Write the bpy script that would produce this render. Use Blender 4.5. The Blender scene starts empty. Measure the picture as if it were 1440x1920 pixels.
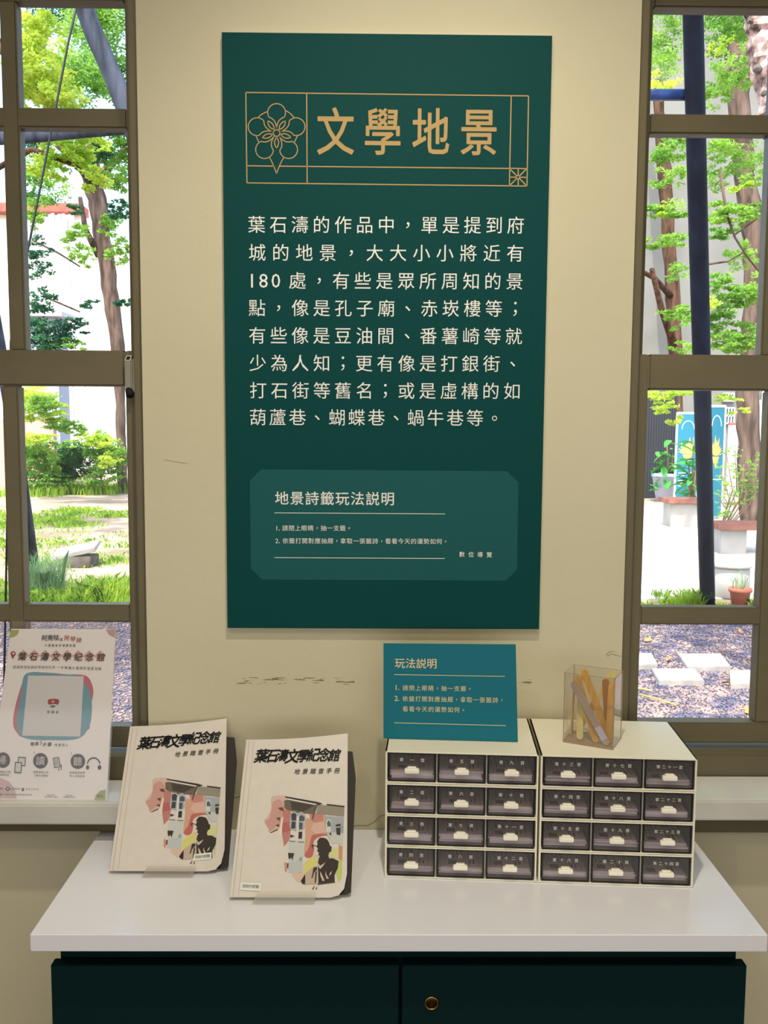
import bpy, bmesh, math, random
import numpy as np
from mathutils import Vector, Matrix
random.seed(7); rng = np.random.default_rng(7)
SC = bpy.context.scene; COL = SC.collection; R = math.radians

# ------------------------------------------------------------------ camera
F = 1717.8; CAM = Vector((-.0165, -1.6593, 1.5522)); YAW, PITCH, ROLL = -.0101, .0923, -.0063
MR = Matrix.Rotation(YAW, 3, 'Z') @ Matrix.Rotation(-PITCH, 3, 'X') @ Matrix.Rotation(ROLL, 3, 'Y')
cd = bpy.data.cameras.new('camera'); cam = bpy.data.objects.new('camera', cd); COL.objects.link(cam)
cd.sensor_fit = 'VERTICAL'; cd.sensor_height = 24; cd.sensor_width = 18; cd.lens = F / 1920 * 24
cd.clip_start = .02; cd.clip_end = 300
cam.matrix_world = Matrix.Translation(CAM) @ (MR @ Matrix.Rotation(R(90), 3, 'X')).to_4x4()
SC.camera = cam
# ------------------------------------------------------------------ world, sun, lamps, exposure
SC.view_settings.view_transform = 'Standard'; SC.view_settings.look = 'None'
SC.view_settings.exposure = 0; SC.view_settings.gamma = 1; SC.view_settings.use_curve_mapping = False
w = bpy.data.worlds.new('world'); SC.world = w; w.use_nodes = True
nt = w.node_tree; bg = nt.nodes['Background']; sky = nt.nodes.new('ShaderNodeTexSky')
sky.sky_type = 'NISHITA'; sky.sun_disc = False; sky.sun_elevation = R(55); sky.sun_rotation = R(200)
sky.dust_density = 2.5; sky.air_density = 1.0
nt.links.new(sky.outputs[0], bg.inputs[0]); bg.inputs[1].default_value = .85

def lamp(name, typ, loc, energy, color, aim=None, **kw):
    l = bpy.data.lights.new(name, typ); l.energy = energy; l.color = color
    for k, v in kw.items(): setattr(l, k, v)
    o = bpy.data.objects.new(name, l); COL.objects.link(o); o.location = loc
    if aim is not None:
        o.rotation_euler = (Vector(aim) - Vector(loc)).to_track_quat('-Z', 'Y').to_euler()
    return o
lamp('sun', 'SUN', (0, -5, 12), 6.5, (1, .95, .86), aim=(1.2, 0, 0), angle=R(.6))
WARM = (1, .925, .75)
lamp('ceiling_spot_near', 'SPOT', (.08, -.95, 3.0), 69, WARM, aim=(.14, -.18, .95), spot_size=R(86), spot_blend=.9, shadow_soft_size=.03)
lamp('ceiling_spot_far', 'SPOT', (-.75, -1.9, 3.05), 20, WARM, aim=(0, 0, 1.3), spot_size=R(85), spot_blend=.9, shadow_soft_size=.035)
lamp('overhead_fill', 'AREA', (.2, -2.6, 3.1), 18, (1, .93, .80), aim=(.2, -2.2, 0), size=2.0)  # added soft fill from above, no fixture behind it

lamp('rear_fill_light', 'AREA', (.3, -4.9, 1.1), 56, (.95, .97, 1), aim=(.3, 0, 1.1), shape='RECTANGLE', size=6.0, size_y=1.6)  # added broad fill behind the camera; the rear wall has no window

# ------------------------------------------------------------------ helpers
def ray(u, v): return MR @ Vector(((u - 720) / F, 1, (960 - v) / F))
def at(u, v, y): r = ray(u, v); return CAM + r * ((y - CAM.y) / r.y)
def atz(u, v, z): r = ray(u, v); return CAM + r * ((z - CAM.z) / r.z)
def tag(o, label=None, cat=None, group=None, kind=None):
    if label: o['label'] = label
    if cat: o['category'] = cat
    if group: o['group'] = group
    if kind: o['kind'] = kind
    return o
def empty(name, loc=(0, 0, 0), rz=0, parent=None):
    o = bpy.data.objects.new(name, None); COL.objects.link(o); o.location = loc; o.rotation_euler[2] = rz
    o.empty_display_size = .05
    if parent: o.parent = parent
    return o
def link(name, me, mat, parent=None, loc=None):
    o = bpy.data.objects.new(name, me); COL.objects.link(o)
    if mat is not None and not me.materials: me.materials.append(mat)
    if parent: o.parent = parent
    if loc is not None: o.location = loc
    return o
class MB:
    def __init__(s): s.bm = bmesh.new()
    def box(s, a, b, bev=0, rz=0, pivot=None):
        x0, y0, z0 = a; x1, y1, z1 = b
        vs = [s.bm.verts.new(p) for p in ((x0,y0,z0),(x1,y0,z0),(x1,y1,z0),(x0,y1,z0),(x0,y0,z1),(x1,y0,z1),(x1,y1,z1),(x0,y1,z1))]
        fs = [s.bm.faces.new([vs[i] for i in f]) for f in ((3,2,1,0),(4,5,6,7),(0,1,5,4),(1,2,6,5),(2,3,7,6),(3,0,4,7))]
        if bev:
            es = set(e for f in fs for e in f.edges)
            bmesh.ops.bevel(s.bm, geom=list(es), offset=bev, segments=2, affect='EDGES', clamp_overlap=True)
        return s
    def poly(s, pts, flip=False):
        vs = [s.bm.verts.new(p) for p in pts]
        if flip: vs.reverse()
        f = s.bm.faces.new(vs); return f
    def prism(s, pts, d, bev=0):
        d = Vector(d); a = [s.bm.verts.new(p) for p in pts]; b = [s.bm.verts.new(Vector(p) + d) for p in pts]
        n = len(pts); fs = [s.bm.faces.new(a), s.bm.faces.new(b[::-1])]
        for i in range(n): fs.append(s.bm.faces.new((a[i], b[i], b[(i+1) % n], a[(i+1) % n])))
        bmesh.ops.recalc_face_normals(s.bm, faces=fs)
        if bev:
            es = set(e for f in fs for e in f.edges)
            bmesh.ops.bevel(s.bm, geom=list(es), offset=bev, segments=2, affect='EDGES', clamp_overlap=True)
        return s
    def tube(s, pts, rad, n=10, cap=True):
        pts = [Vector(p) for p in pts]
        if not hasattr(rad, '__len__'): rad = [rad] * len(pts)
        rings = []
        for i, p in enumerate(pts):
            t = (pts[min(i+1, len(pts)-1)] - pts[max(i-1, 0)]).normalized()
            up = Vector((0, 1, 0)) if abs(t.y) < .9 else Vector((1, 0, 0))
            a = t.cross(up).normalized(); b = t.cross(a)
            rings.append([s.bm.verts.new(p + (a * math.cos(k*2*math.pi/n) + b * math.sin(k*2*math.pi/n)) * rad[i]) for k in range(n)])
        for i in range(len(rings)-1):
            for k in range(n): s.bm.faces.new((rings[i][k], rings[i][(k+1) % n], rings[i+1][(k+1) % n], rings[i+1][k]))
        if cap: s.bm.faces.new(rings[0][::-1]); s.bm.faces.new(rings[-1])
        return s
    def lathe(s, prof, n=28, c=(0, 0, 0), axis='Z'):
        rings = []
        for r, h in prof:
            ring = []
            for k in range(n):
                a = k * 2 * math.pi / n
                p = (r * math.cos(a), r * math.sin(a), h) if axis == 'Z' else (r * math.cos(a), -h, r * math.sin(a))
                ring.append(s.bm.verts.new(Vector(c) + Vector(p)))
            rings.append(ring)
        for i in range(len(rings)-1):
            for k in range(n): s.bm.faces.new((rings[i][k], rings[i][(k+1) % n], rings[i+1][(k+1) % n], rings[i+1][k]))
        s.bm.faces.new(rings[0][::-1]); s.bm.faces.new(rings[-1])
        return s
    def mesh(s, name, smooth=False):
        bmesh.ops.recalc_face_normals(s.bm, faces=[f for f in s.bm.faces if smooth]) if smooth else None
        me = bpy.data.meshes.new(name); s.bm.to_mesh(me); s.bm.free()
        if smooth: me.polygons.foreach_set('use_smooth', [True] * len(me.polygons))
        return me
    def build(s, name, mat, parent=None, smooth=False, loc=None): return link(name, s.mesh(name, smooth), mat, parent, loc)

def lin(c):
    if isinstance(c, str): c = [int(c[i:i+2], 16) / 255 for i in (0, 2, 4)]
    return tuple(x / 12.92 if x < .04045 else ((x + .055) / 1.055) ** 2.4 for x in c) + (1,)
def pm(name, col, rough=.6, spec=.4, metal=0, var=0, vscale=30, bump=0, bscale=60, coat=0, stretch=(1, 1, 1), col2=None, coords='Object'):
    """principled with optional noise colour variation and bump"""
    m = bpy.data.materials.new(name); m.use_nodes = True; N = m.node_tree.nodes; L = m.node_tree.links
    b = N['Principled BSDF']; c = col if len(col) == 4 and not isinstance(col, str) else lin(col)
    b.inputs['Base Color'].default_value = c; b.inputs['Roughness'].default_value = rough
    b.inputs['Specular IOR Level'].default_value = spec; b.inputs['Metallic'].default_value = metal
    b.inputs['Coat Weight'].default_value = coat; b.inputs['Coat Roughness'].default_value = .12
    if var or bump or col2:
        tc = N.new('ShaderNodeTexCoord'); mp = N.new('ShaderNodeMapping'); mp.inputs['Scale'].default_value = stretch
        L.new(tc.outputs[coords], mp.inputs[0])
    if var or col2:
        n = N.new('ShaderNodeTexNoise'); n.inputs['Scale'].default_value = vscale; n.inputs['Detail'].default_value = 5
        L.new(mp.outputs[0], n.inputs['Vector'])
        r = N.new('ShaderNodeValToRGB'); r.color_ramp.elements[0].position = .35; r.color_ramp.elements[1].position = .65
        if col2: c1 = lin(col2)
        else: c1 = tuple(min(1, x * (1 + var)) for x in c[:3]) + (1,); 
        r.color_ramp.elements[0].color = c if col2 else tuple(x * (1 - var) for x in c[:3]) + (1,)
        r.color_ramp.elements[1].color = c1
        L.new(n.outputs[0], r.inputs[0]); L.new(r.outputs[0], b.inputs['Base Color'])
    if bump:
        n2 = N.new('ShaderNodeTexNoise'); n2.inputs['Scale'].default_value = bscale; n2.inputs['Detail'].default_value = 6
        L.new(mp.outputs[0], n2.inputs['Vector'])
        bp = N.new('ShaderNodeBump'); bp.inputs['Strength'].default_value = bump; bp.inputs['Distance'].default_value = .01
        L.new(n2.outputs[0], bp.inputs['Height']); L.new(bp.outputs[0], b.inputs['Normal'])
    return m
def clear(name, tint=(1, 1, 1), fres=1.5, rough=.03, haze=0, hazecol=(.8, .8, .8)):
    m = bpy.data.materials.new(name); m.use_nodes = True; N = m.node_tree.nodes; L = m.node_tree.links; N.clear()
    o = N.new('ShaderNodeOutputMaterial'); t = N.new('ShaderNodeBsdfTransparent'); t.inputs[0].default_value = (*tint, 1)
    g = N.new('ShaderNodeBsdfGlossy'); g.inputs['Roughness'].default_value = rough; g.inputs[0].default_value = (1, 1, 1, 1)
    f = N.new('ShaderNodeFresnel'); f.inputs[0].default_value = fres; x = N.new('ShaderNodeMixShader')
    ge = N.new('ShaderNodeNewGeometry'); mu = N.new('ShaderNodeMath'); mu.operation = 'MULTIPLY'; sb = N.new('ShaderNodeMath'); sb.operation = 'SUBTRACT'; sb.inputs[0].default_value = 1
    L.new(ge.outputs['Backfacing'], sb.inputs[1]); L.new(f.outputs[0], mu.inputs[0]); L.new(sb.outputs[0], mu.inputs[1])     # no mirror on the inner side of a sheet
    L.new(mu.outputs[0], x.inputs[0]); L.new(t.outputs[0], x.inputs[1]); L.new(g.outputs[0], x.inputs[2]); out = x
    if haze:
        d = N.new('ShaderNodeBsdfDiffuse'); d.inputs[0].default_value = (*hazecol, 1); y = N.new('ShaderNodeMixShader')
        y.inputs[0].default_value = haze; L.new(x.outputs[0], y.inputs[1]); L.new(d.outputs[0], y.inputs[2]); out = y
    L.new(out.outputs[0], o.inputs[0]); return m
def leafmat(name, c1, c2, scale=3, trans=.45):
    m = bpy.data.materials.new(name); m.use_nodes = True; N = m.node_tree.nodes; L = m.node_tree.links; N.clear()
    o = N.new('ShaderNodeOutputMaterial'); d = N.new('ShaderNodeBsdfDiffuse'); t = N.new('ShaderNodeBsdfTranslucent'); x = N.new('ShaderNodeMixShader')
    tc = N.new('ShaderNodeTexCoord'); n = N.new('ShaderNodeTexNoise'); n.inputs['Scale'].default_value = scale; n.inputs['Detail'].default_value = 4
    r = N.new('ShaderNodeValToRGB'); r.color_ramp.elements[0].position = .38; r.color_ramp.elements[1].position = .62
    r.color_ramp.elements[0].color = lin(c1); r.color_ramp.elements[1].color = lin(c2)
    L.new(tc.outputs['Object'], n.inputs['Vector']); L.new(n.outputs[0], r.inputs[0])
    L.new(r.outputs[0], d.inputs[0]); L.new(r.outputs[0], t.inputs[0]); x.inputs[0].default_value = trans
    L.new(d.outputs[0], x.inputs[1]); L.new(t.outputs[0], x.inputs[2]); L.new(x.outputs[0], o.inputs[0]); return m

# ------------------------------------------------------------------ materials
def wall_material():
    m = pm('cream wall paint', 'd8ceaa', .75, .25, bump=.10, bscale=35)
    N = m.node_tree.nodes; L = m.node_tree.links; b = N['Principled BSDF']
    tc = N.new('ShaderNodeTexCoord'); sx = N.new('ShaderNodeSeparateXYZ'); L.new(tc.outputs['Object'], sx.inputs[0])
    def math_(op, a, bb, c=None):
        n = N.new('ShaderNodeMath'); n.operation = op
        for i, v in enumerate((a, bb, c)):
            if v is None: continue
            if isinstance(v, (int, float)): n.inputs[i].default_value = v
            else: L.new(v, n.inputs[i])
        return n.outputs[0]
    # old adhesive residue: a torn horizontal band of flaked paint under the poster
    def band(axis, c, h): return math_('LESS_THAN', math_('ABSOLUTE', math_('SUBTRACT', sx.outputs[axis], c), 0), h)
    z1 = at(600, 1277, 0).z; x0 = at(440, 1277, 0).x; x1 = at(665, 1277, 0).x
    mask = math_('MULTIPLY', band(2, z1, .0065), band(0, (x0+x1)/2, (x1-x0)/2))
    x2 = at(985, 1280, 0).x
    mask2 = math_('MULTIPLY', band(2, at(985, 1280, 0).z, .006), band(0, x2, .012))
    mk = math_('MAXIMUM', mask, mask2)
    n = N.new('ShaderNodeTexNoise'); n.inputs['Scale'].default_value = 1; n.inputs['Detail'].default_value = 6
    mp = N.new('ShaderNodeMapping'); mp.inputs['Scale'].default_value = (38, 1, 260); L.new(tc.outputs['Object'], mp.inputs[0]); L.new(mp.outputs[0], n.inputs['Vector'])
    fl = math_('MULTIPLY', mk, math_('GREATER_THAN', n.outputs[0], .565))
    # specks and stains
    n3 = N.new('ShaderNodeTexNoise'); n3.inputs['Scale'].default_value = 14; n3.inputs['Detail'].default_value = 8; L.new(tc.outputs['Object'], n3.inputs['Vector'])
    sp = math_('MULTIPLY', math_('GREATER_THAN', n3.outputs[0], .76), .3)
    n4 = N.new('ShaderNodeTexNoise'); n4.inputs['Scale'].default_value = 1.7; n4.inputs['Detail'].default_value = 3; L.new(tc.outputs['Object'], n4.inputs['Vector'])
    r = N.new('ShaderNodeValToRGB'); r.color_ramp.elements[0].position = .3; r.color_ramp.elements[1].position = .7
    r.color_ramp.elements[0].color = lin('cdc5a6'); r.color_ramp.elements[1].color = lin('d7cfb2'); L.new(n4.outputs[0], r.inputs[0])
    mx = N.new('ShaderNodeMix'); mx.data_type = 'RGBA'; L.new(math_('MAXIMUM', fl, sp), mx.inputs[0]); L.new(r.outputs[0], mx.inputs[6])
    mx.inputs[7].default_value = lin('85805a'); L.new(mx.outputs[2], b.inputs['Base Color'])
    return m
M = dict(
    wall=wall_material(),
    trim=pm('olive grey window paint', '6e654b', .45, .3, var=.06, vscale=8, bump=.12, bscale=30),
    sill=pm('sill paint', 'd6d3ca', .14, .6, coat=1, var=.05, vscale=10, bump=.12, bscale=22),
    ceiling=pm('ceiling white', 'dedad0', .8),
    floor=pm('wooden floor', '7a5a3c', .35, .4, var=.2, vscale=4, stretch=(1, 12, 1)),
    glass=clear('window glass', (.985, .99, .985), 1.22, 0, haze=.004),
    poster=pm('dark teal print', (.001, .058, .056, 1), .6, .12, var=.03, vscale=400),
    poster_side=pm('white foam board', 'd8d5cc', .7),
    panelteal=pm('mid teal print', (.001, .092, .090, 1), .5, .25),
    gold=pm('flat gold print', 'bf9f68', .6, .2),
    white=pm('white print', 'f0f0ea', .6, .2),
    top=pm('white laminate', 'f4f4fa', .22, .7, bump=.015, bscale=300),
    cab=pm('dark teal laminate', (.0008, .019, .021, 1), .6, .12, var=.08, vscale=250),
    black=pm('dark gap', '050607', .9, 0),
    brass=pm('aged brass', 'a8874e', .3, .5, metal=1), keyhole=pm('dark keyhole brass', '4a3418', .35, .5, metal=1),
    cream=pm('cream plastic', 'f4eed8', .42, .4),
    creamshade=pm('shade-darkened cream plastic', 'a9a28e', .5, .3),  # greyed cream: shade between the drawers is painted into this colour
    rim=pm('black plastic rim', '0b0c12', .25, .5),
    smoky=clear('smoky clear plastic', (.88, .85, .85), 1.40, .08, haze=.07, hazecol=(.48, .45, .45)),
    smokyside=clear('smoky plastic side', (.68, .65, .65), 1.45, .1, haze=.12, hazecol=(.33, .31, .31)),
    handle=pm('ivory handle plastic', 'fffae8', .35, .5),
    etch=pm('pale drawer lettering', 'e4e0dc', .6),
    card=pm('verse card paper', 'e2dcdc', .7, .2, var=.05, vscale=200),
    cardedge=pm('card edge paper', 'eeeaf2', .7, .2, var=.15, vscale=120, stretch=(.2, .2, 30)),
    ink=pm('card ink', '4c4442', .7, .1),
    sign=pm('teal card print', (.002, .150, .200, 1), .45, .2),
    signgold=pm('pale gold print', 'e0cfa0', .4, .4),
    acrylic=clear('clear acrylic', (.95, .94, .92), 1.55, .02, haze=.05, hazecol=(.9, .85, .75)),
    edgereflect=clear('tinted acrylic edge', (.72, .60, .50), 1.49, .05, haze=.5, hazecol=(.62, .46, .33)),  # brown reflection of the sticks is put into the edge colour
    stick=pm('golden bamboo', 'd6a040', .3, .5, var=.18, vscale=14, stretch=(8, 8, 1)),
    stickpale=pm('pale bamboo', 'e2cf88', .35, .45, var=.12, vscale=14, stretch=(8, 8, 1)),
    stickdark=pm('dark amber bamboo', 'b4741f', .3, .5, var=.2, vscale=14, stretch=(8, 8, 1)),
    stickgrey=pm('greyish stick', 'b3a299', .35, .45, var=.08, vscale=20),
    tagpaper=pm('lavender sticker', 'c9c6e4', .5),
    cover=pm('booklet cover', 'd9cfc4', .42, .4, var=.02, vscale=60),
    spine=pm('cover fold', 'bdb09d', .5), pages=pm('booklet pages', 'cfc6b4', .8), shaded_back=pm('shaded back cover', '241a12', .6),  # back cover colour holds the deep shadow behind the booklet
    blackink=pm('glossy black ink', '050505', .5, .15), paper=pm('handout paper', 'f2ecea', .35, .45),
    sticker=pm('white sticker', 'e8e6de', .5),
    alum=pm('brushed aluminium', '8f8a78', .35, .5, metal=.4), darkhole=pm('dark bore', '15130f', .8),
)
def flat(c, rough=.55): 
    k = 'print ' + c
    if k not in M: M[k] = pm(k, c, rough, .3)
    return M[k]

# ------------------------------------------------------------------ glyphs
_gc = {}
def glyph(ch, bold=0.0):
    k = (ch, bold)
    if k in _gc: return _gc[k]
    cu = bpy.data.curves.new('g', 'FONT'); cu.body = ch; cu.resolution_u = 2
    o = bpy.data.objects.new('g', cu); COL.objects.link(o)
    dg = bpy.context.evaluated_depsgraph_get(); me = bpy.data.meshes.new_from_object(o.evaluated_get(dg))
    v = np.array([(p.co.x, p.co.y) for p in me.vertices]).reshape(-1, 2); f = [tuple(p.vertices) for p in me.polygons]
    if bold > 0 and len(v):      # heavier weight: a strip along every outline edge
        cnt = {}
        for q in f:
            for i in range(len(q)): e = tuple(sorted((q[i], q[(i+1) % len(q)]))); cnt[e] = cnt.get(e, 0) + 1
        vl = [(p[0], p[1], 0.0) for p in v]; lev = 0
        for (a, b), c in cnt.items():
            if c != 1: continue
            d = v[b] - v[a]; l = np.hypot(*d)
            if l < 1e-6: continue
            lev = lev % 7 + 1; d = d / l * bold; n_ = np.array((-d[1], d[0])); k0 = len(vl); e = .42
            for p in (v[a] - d*e - n_, v[b] + d*e - n_, v[b] + d*e + n_, v[a] - d*e + n_): vl.append((p[0], p[1], lev * .00003))
            f.append((k0, k0+1, k0+2, k0+3))
        v = np.array(vl)
    if len(v) and v.shape[1] == 2: v = np.hstack([v, np.zeros((len(v), 1))])
    bpy.data.objects.remove(o); bpy.data.curves.remove(cu); bpy.data.meshes.remove(me)
    if len(v):
        if ch in '，、。；：' or ord(ch) < 256: v = v - [(v[:, 0].min() + v[:, 0].max()) / 2, (v[:, 1].min() + v[:, 1].max()) / 2, 0]
        else: v = v - [(v[:, 0].min()+v[:, 0].max())/2 * .5 + .25, .36, 0]
    _gc[k] = (v, f); return _gc[k]
class Txt:
    """flat print lying on a plane: P0 origin, U right, V up (unit vectors, in the thing's own frame)"""
    def __init__(s, frame): s.fr = frame; s.v = []; s.f = []
    def char(s, ch, p, em, bold=0, shear=0, sx=1, rot=0, jit=0):
        if ch == ' ': return
        v, f = glyph(ch, bold)
        if not len(v): return
        hh = v[:, 2]; v = v[:, :2] * [em * sx, em]; v = np.stack([v[:, 0] + shear * v[:, 1], v[:, 1]], 1)
        if rot: c, q = math.cos(rot), math.sin(rot); v = v @ np.array([[c, q], [-q, c]])
        b = len(s.v); U, V = s.fr.U, s.fr.V
        for (a, h), q in zip(v, hh): s.v.append(p + U * a + V * h + s.fr.N * float(q))
        s.f += [tuple(i + b for i in q) for q in f]
    def line(s, text, p0, p1, em, bold=0, **kw):
        n = len(text)
        for i, ch in enumerate(text):
            s.char(ch, p0.lerp(p1, i / max(1, n-1)), em, bold, **kw)
    def build(s, name, mat, parent, inv=None):
        me = bpy.data.meshes.new(name); vs = [(inv @ p) if inv else p for p in s.v]
        me.from_pydata([tuple(p) for p in vs], [], s.f); return link(name, me, mat, parent)
class Frame:
    """plane through three world points BL, BR, TL"""
    def __init__(s, BL, BR, TL):
        s.O = Vector(BL); s.U = (Vector(BR) - s.O).normalized(); T = Vector(TL) - s.O
        s.N = s.U.cross(T).normalized(); s.V = s.N.cross(s.U)      # N towards the viewer (-y)
        if s.N.y > 0: s.N = -s.N
        s.V = (T - s.U * T.dot(s.U)).normalized(); s.a = Vector(BR) - s.O; s.b = T
    def px(s, u, v, h=.0004):
        r = ray(u, v); t = (s.O - CAM).dot(s.N) / r.dot(s.N); return CAM + r * t + s.N * h
    def ab(s, p):      # affine coordinates in the (a, b) basis
        d = p - s.O; A = np.array([[s.a.dot(s.a), s.a.dot(s.b)], [s.a.dot(s.b), s.b.dot(s.b)]])
        return np.linalg.solve(A, np.array([d.dot(s.a), d.dot(s.b)]))
    def from_ab(s, ab, h=.0004): return s.O + s.a * ab[0] + s.b * ab[1] + s.N * h
def seg(mb, fr, p, q, wd):      # thin printed line between two points of a plane
    d = (q - p).normalized(); n = fr.N.cross(d) * wd / 2
    mb.poly([p - n, q - n, q + n, p + n])
def polyline(mb, fr, pts, wd, closed=False):
    n = len(pts); L_ = []; 
    for i in range(n):
        a = pts[i-1] if (i or closed) else pts[i]; b = pts[(i+1) % n] if (i < n-1 or closed) else pts[i]
        t = (b - a).normalized(); L_.append(fr.N.cross(t) * wd / 2)
    vs = [(mb.bm.verts.new(p - o), mb.bm.verts.new(p + o)) for p, o in zip(pts, L_)]
    for i in range(n if closed else n-1):
        a, b = vs[i], vs[(i+1) % n]; mb.bm.faces.new((a[0], b[0], b[1], a[1]))

# ------------------------------------------------------------------ room shell
WL = (-.434 - .040 - .1965 - .030 - .1965 - .040, -.434)      # left opening x range
WR = (.4424, .4424 + .043 + .224 + .030 + .224 + .043)
ZB, ZT_ = .86, 2.385
mb = MB()
for x0, x1 in ((-3.5, WL[0]), (WL[1], WR[0]), (WR[1], 3.5)): mb.box((x0, 0, -.0), (x1, .2, 3.3))
for a in (WL, WR): mb.box((a[0], 0, 0), (a[1], .2, ZB)); mb.box((a[0], 0, ZT_), (a[1], .2, 3.3))
bmesh.ops.remove_doubles(mb.bm, verts=mb.bm.verts, dist=1e-5)
wall = tag(mb.build('wall_front', M['wall']), kind='structure')
tag(MB().box((-3.7, -5.2, -.1), (3.7, 0, 0)).build('floor', M['floor']), kind='structure')
tag(MB().box((-3.7, -5.2, 3.3), (3.7, .2, 3.4)).build('ceiling', M['ceiling']), kind='structure')
tag(MB().box((-3.7, -5.0, 0), (-3.5, .2, 3.3)).build('wall_left', M['wall']), kind='structure')
tag(MB().box((3.5, -5.0, 0), (3.7, .2, 3.3)).build('wall_right', M['wall']), kind='structure')
tag(MB().box((-3.7, -5.2, 0), (3.7, -5.0, 3.3)).build('wall_back', M['wall']), kind='structure')
tag(MB().box((-3.5, -.015, 0), (-.56, 0, .10), .003).build('baseboard_left', M['trim']), kind='structure')
tag(MB().box((.60, -.015, 0), (3.5, 0, .10), .003).build('baseboard_right', M['trim']), kind='structure')

def window(idx, x0, x1, st, pw, dz, bot):
    root = tag(empty('window_%d' % idx, ((x0+x1)/2, .03, .9+dz)), kind='structure'); lx = (x0+x1)/2; L0 = Vector((lx, .03, .9+dz))
    def B(mb, name, mat, par=root, smooth=False):
        o = mb.build(name, mat, None, smooth); o.parent = par; o.matrix_parent_inverse = Matrix.Translation(-L0)
        return o
    def B2(mb, name, mat, par):
        o = mb.build(name, mat); o.parent = par; return o
    xm0 = x0 + st + pw; xm1 = xm0 + .030
    # frame: jambs, parting beads, head
    f = MB()
    for s, xa in ((1, x0), (-1, x1)):
        a, b = sorted((xa, xa + s * .012)); f.box((a, .020, .92+dz), (b, .19, ZT_), .001)
        a, b = sorted((xa, xa + s * .018)); f.box((a, .012, .92+dz), (b, .028, ZT_), .002)
    f.box((x0+.018, .0125, ZT_-.02), (x1-.018, .19, ZT_), .001)
    B(f, 'frame', M['trim'])
    def sash(name, ya, yb, zb, zglass, ztop, zs, bars):
        s = MB(); bv = .003
        s.box((x0+.012, ya, zb), (x0+st, yb, ztop), bv); s.box((x1-st, ya, zb), (x1-.012, yb, ztop), bv)
        s.box((x0+st, ya, zb), (x1-st, yb, zs[0]), bv); s.box((x0+st, ya, zs[-1]), (x1-st, yb, ztop), bv)
        for za, zc in bars: s.box((x0+st, ya+.004, za), (x1-st, yb-.002, zc), bv)
        s.box((xm0, ya+.002, zs[0]), (xm1, yb-.002, zs[-1]), bv)
        so = B(s, name, M['trim'])
        zz = [zs[0]] + [v for b in bars for v in b] + [zs[-1]]
        for c0, c1 in ((x0+st, xm0), (xm1, x1-st)):
            for i in range(0, len(zz), 2):
                p = MB().box((c0-.002, (ya+yb)/2+.004, zz[i]-.002), (c1+.002, (ya+yb)/2+.007, zz[i+1]+.002))
                B2(p, 'pane', M['glass'], so)
        return so
    sash('lower_sash', .035, .070, bot-.040, 0, 1.6885, (bot, 1.624), ((1.184, 1.2175),))
    sash('upper_sash', .078, .112, 1.65, 0, 2.375, (1.690, 2.3155), ((2.0945, 2.130),))
    # sub frame under the sash, then sloping sill and apron
    B(MB().box((x0+.001, .004, .86), (x1-.001, .18, .945+dz), .003), 'sub_frame', M['trim'])
    e = .03 if idx == 1 else .03
    pr = [(x0-e, 0, .905+dz), (x0-e, -.063, .887+dz), (x0-e, -.066, .883+dz), (x0-e, -.066, .848+dz), (x0-e, -.060, .845+dz), (x0-e, 0, .845+dz)]
    xe = x1 + (.014 if idx == 1 else e)
    B(MB().prism(pr, (xe - (x0-e), 0, 0), .002), 'sill', M['sill'])
    B(MB().box((x0-e+.01, -.02, .803), (xe-.01, 0, .845+dz), .002), 'apron', M['trim'])
    return root
w1 = window(1, WL[0], WL[1], .040, .1965, -.010, .984)
w2 = window(2, WR[0], WR[1], .043, .224, 0, .9955)

# window lock (aluminium bracket) on the lower sash of the left window
wl = empty('window_lock', at(250, 705, .03)); tag(wl, 'small metal sash lock with tube ends on left window meeting rail', 'window lock')
def inv_of(o): return Matrix.Translation(o.location) @ Matrix.Rotation(o.rotation_euler[2], 4, 'Z')
def part(mbd, name, mat, par, smooth=False):      # mesh written in world coordinates, moved into the parent's frame
    me = mbd.mesh(name, smooth); me.transform(inv_of(par).inverted()); return link(name, me, mat, par)
zc = wl.location.z
part(MB().box((-.4705, .018, zc-.028), (-.4575, .034, zc+.033), .002), 'body', M['alum'], wl)
part(MB().box((-.4575, .022, zc-.026), (-.449, .034, zc+.031), .001), 'side_plate', M['alum'], wl)
part(MB().prism([(-.457, .020, zc-.012), (-.437, .020, zc-.016), (-.437, .020, zc-.034), (-.444, .020, zc-.036), (-.457, .020, zc-.028)], (0, .010, 0), .001), 'latch_plate', M['alum'], wl)
part(MB().tube([(-.464, .022, zc-.026), (-.460, .012, zc-.036)], .0068, 14), 'tube_end', M['darkhole'], wl, True)
part(MB().prism([(-.4695, .0178, zc+.027), (-.460, .0178, zc+.027), (-.4565, .0178, zc+.036), (-.466, .0178, zc+.036)], (0, .012, 0)), 'slot_rim', pm('pale slot rim', 'd5d0bd', .3), wl)
part(MB().prism([(-.4675, .0172, zc+.0285), (-.461, .0172, zc+.0285), (-.4585, .0172, zc+.0345), (-.465, .0172, zc+.0345)], (0, .002, 0)), 'slot', M['darkhole'], wl)
part(MB().tube([(-.443, .018, zc-.013), (-.443, .021, zc-.013)], .0025, 10), 'screw', M['brass'], wl, True)

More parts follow.
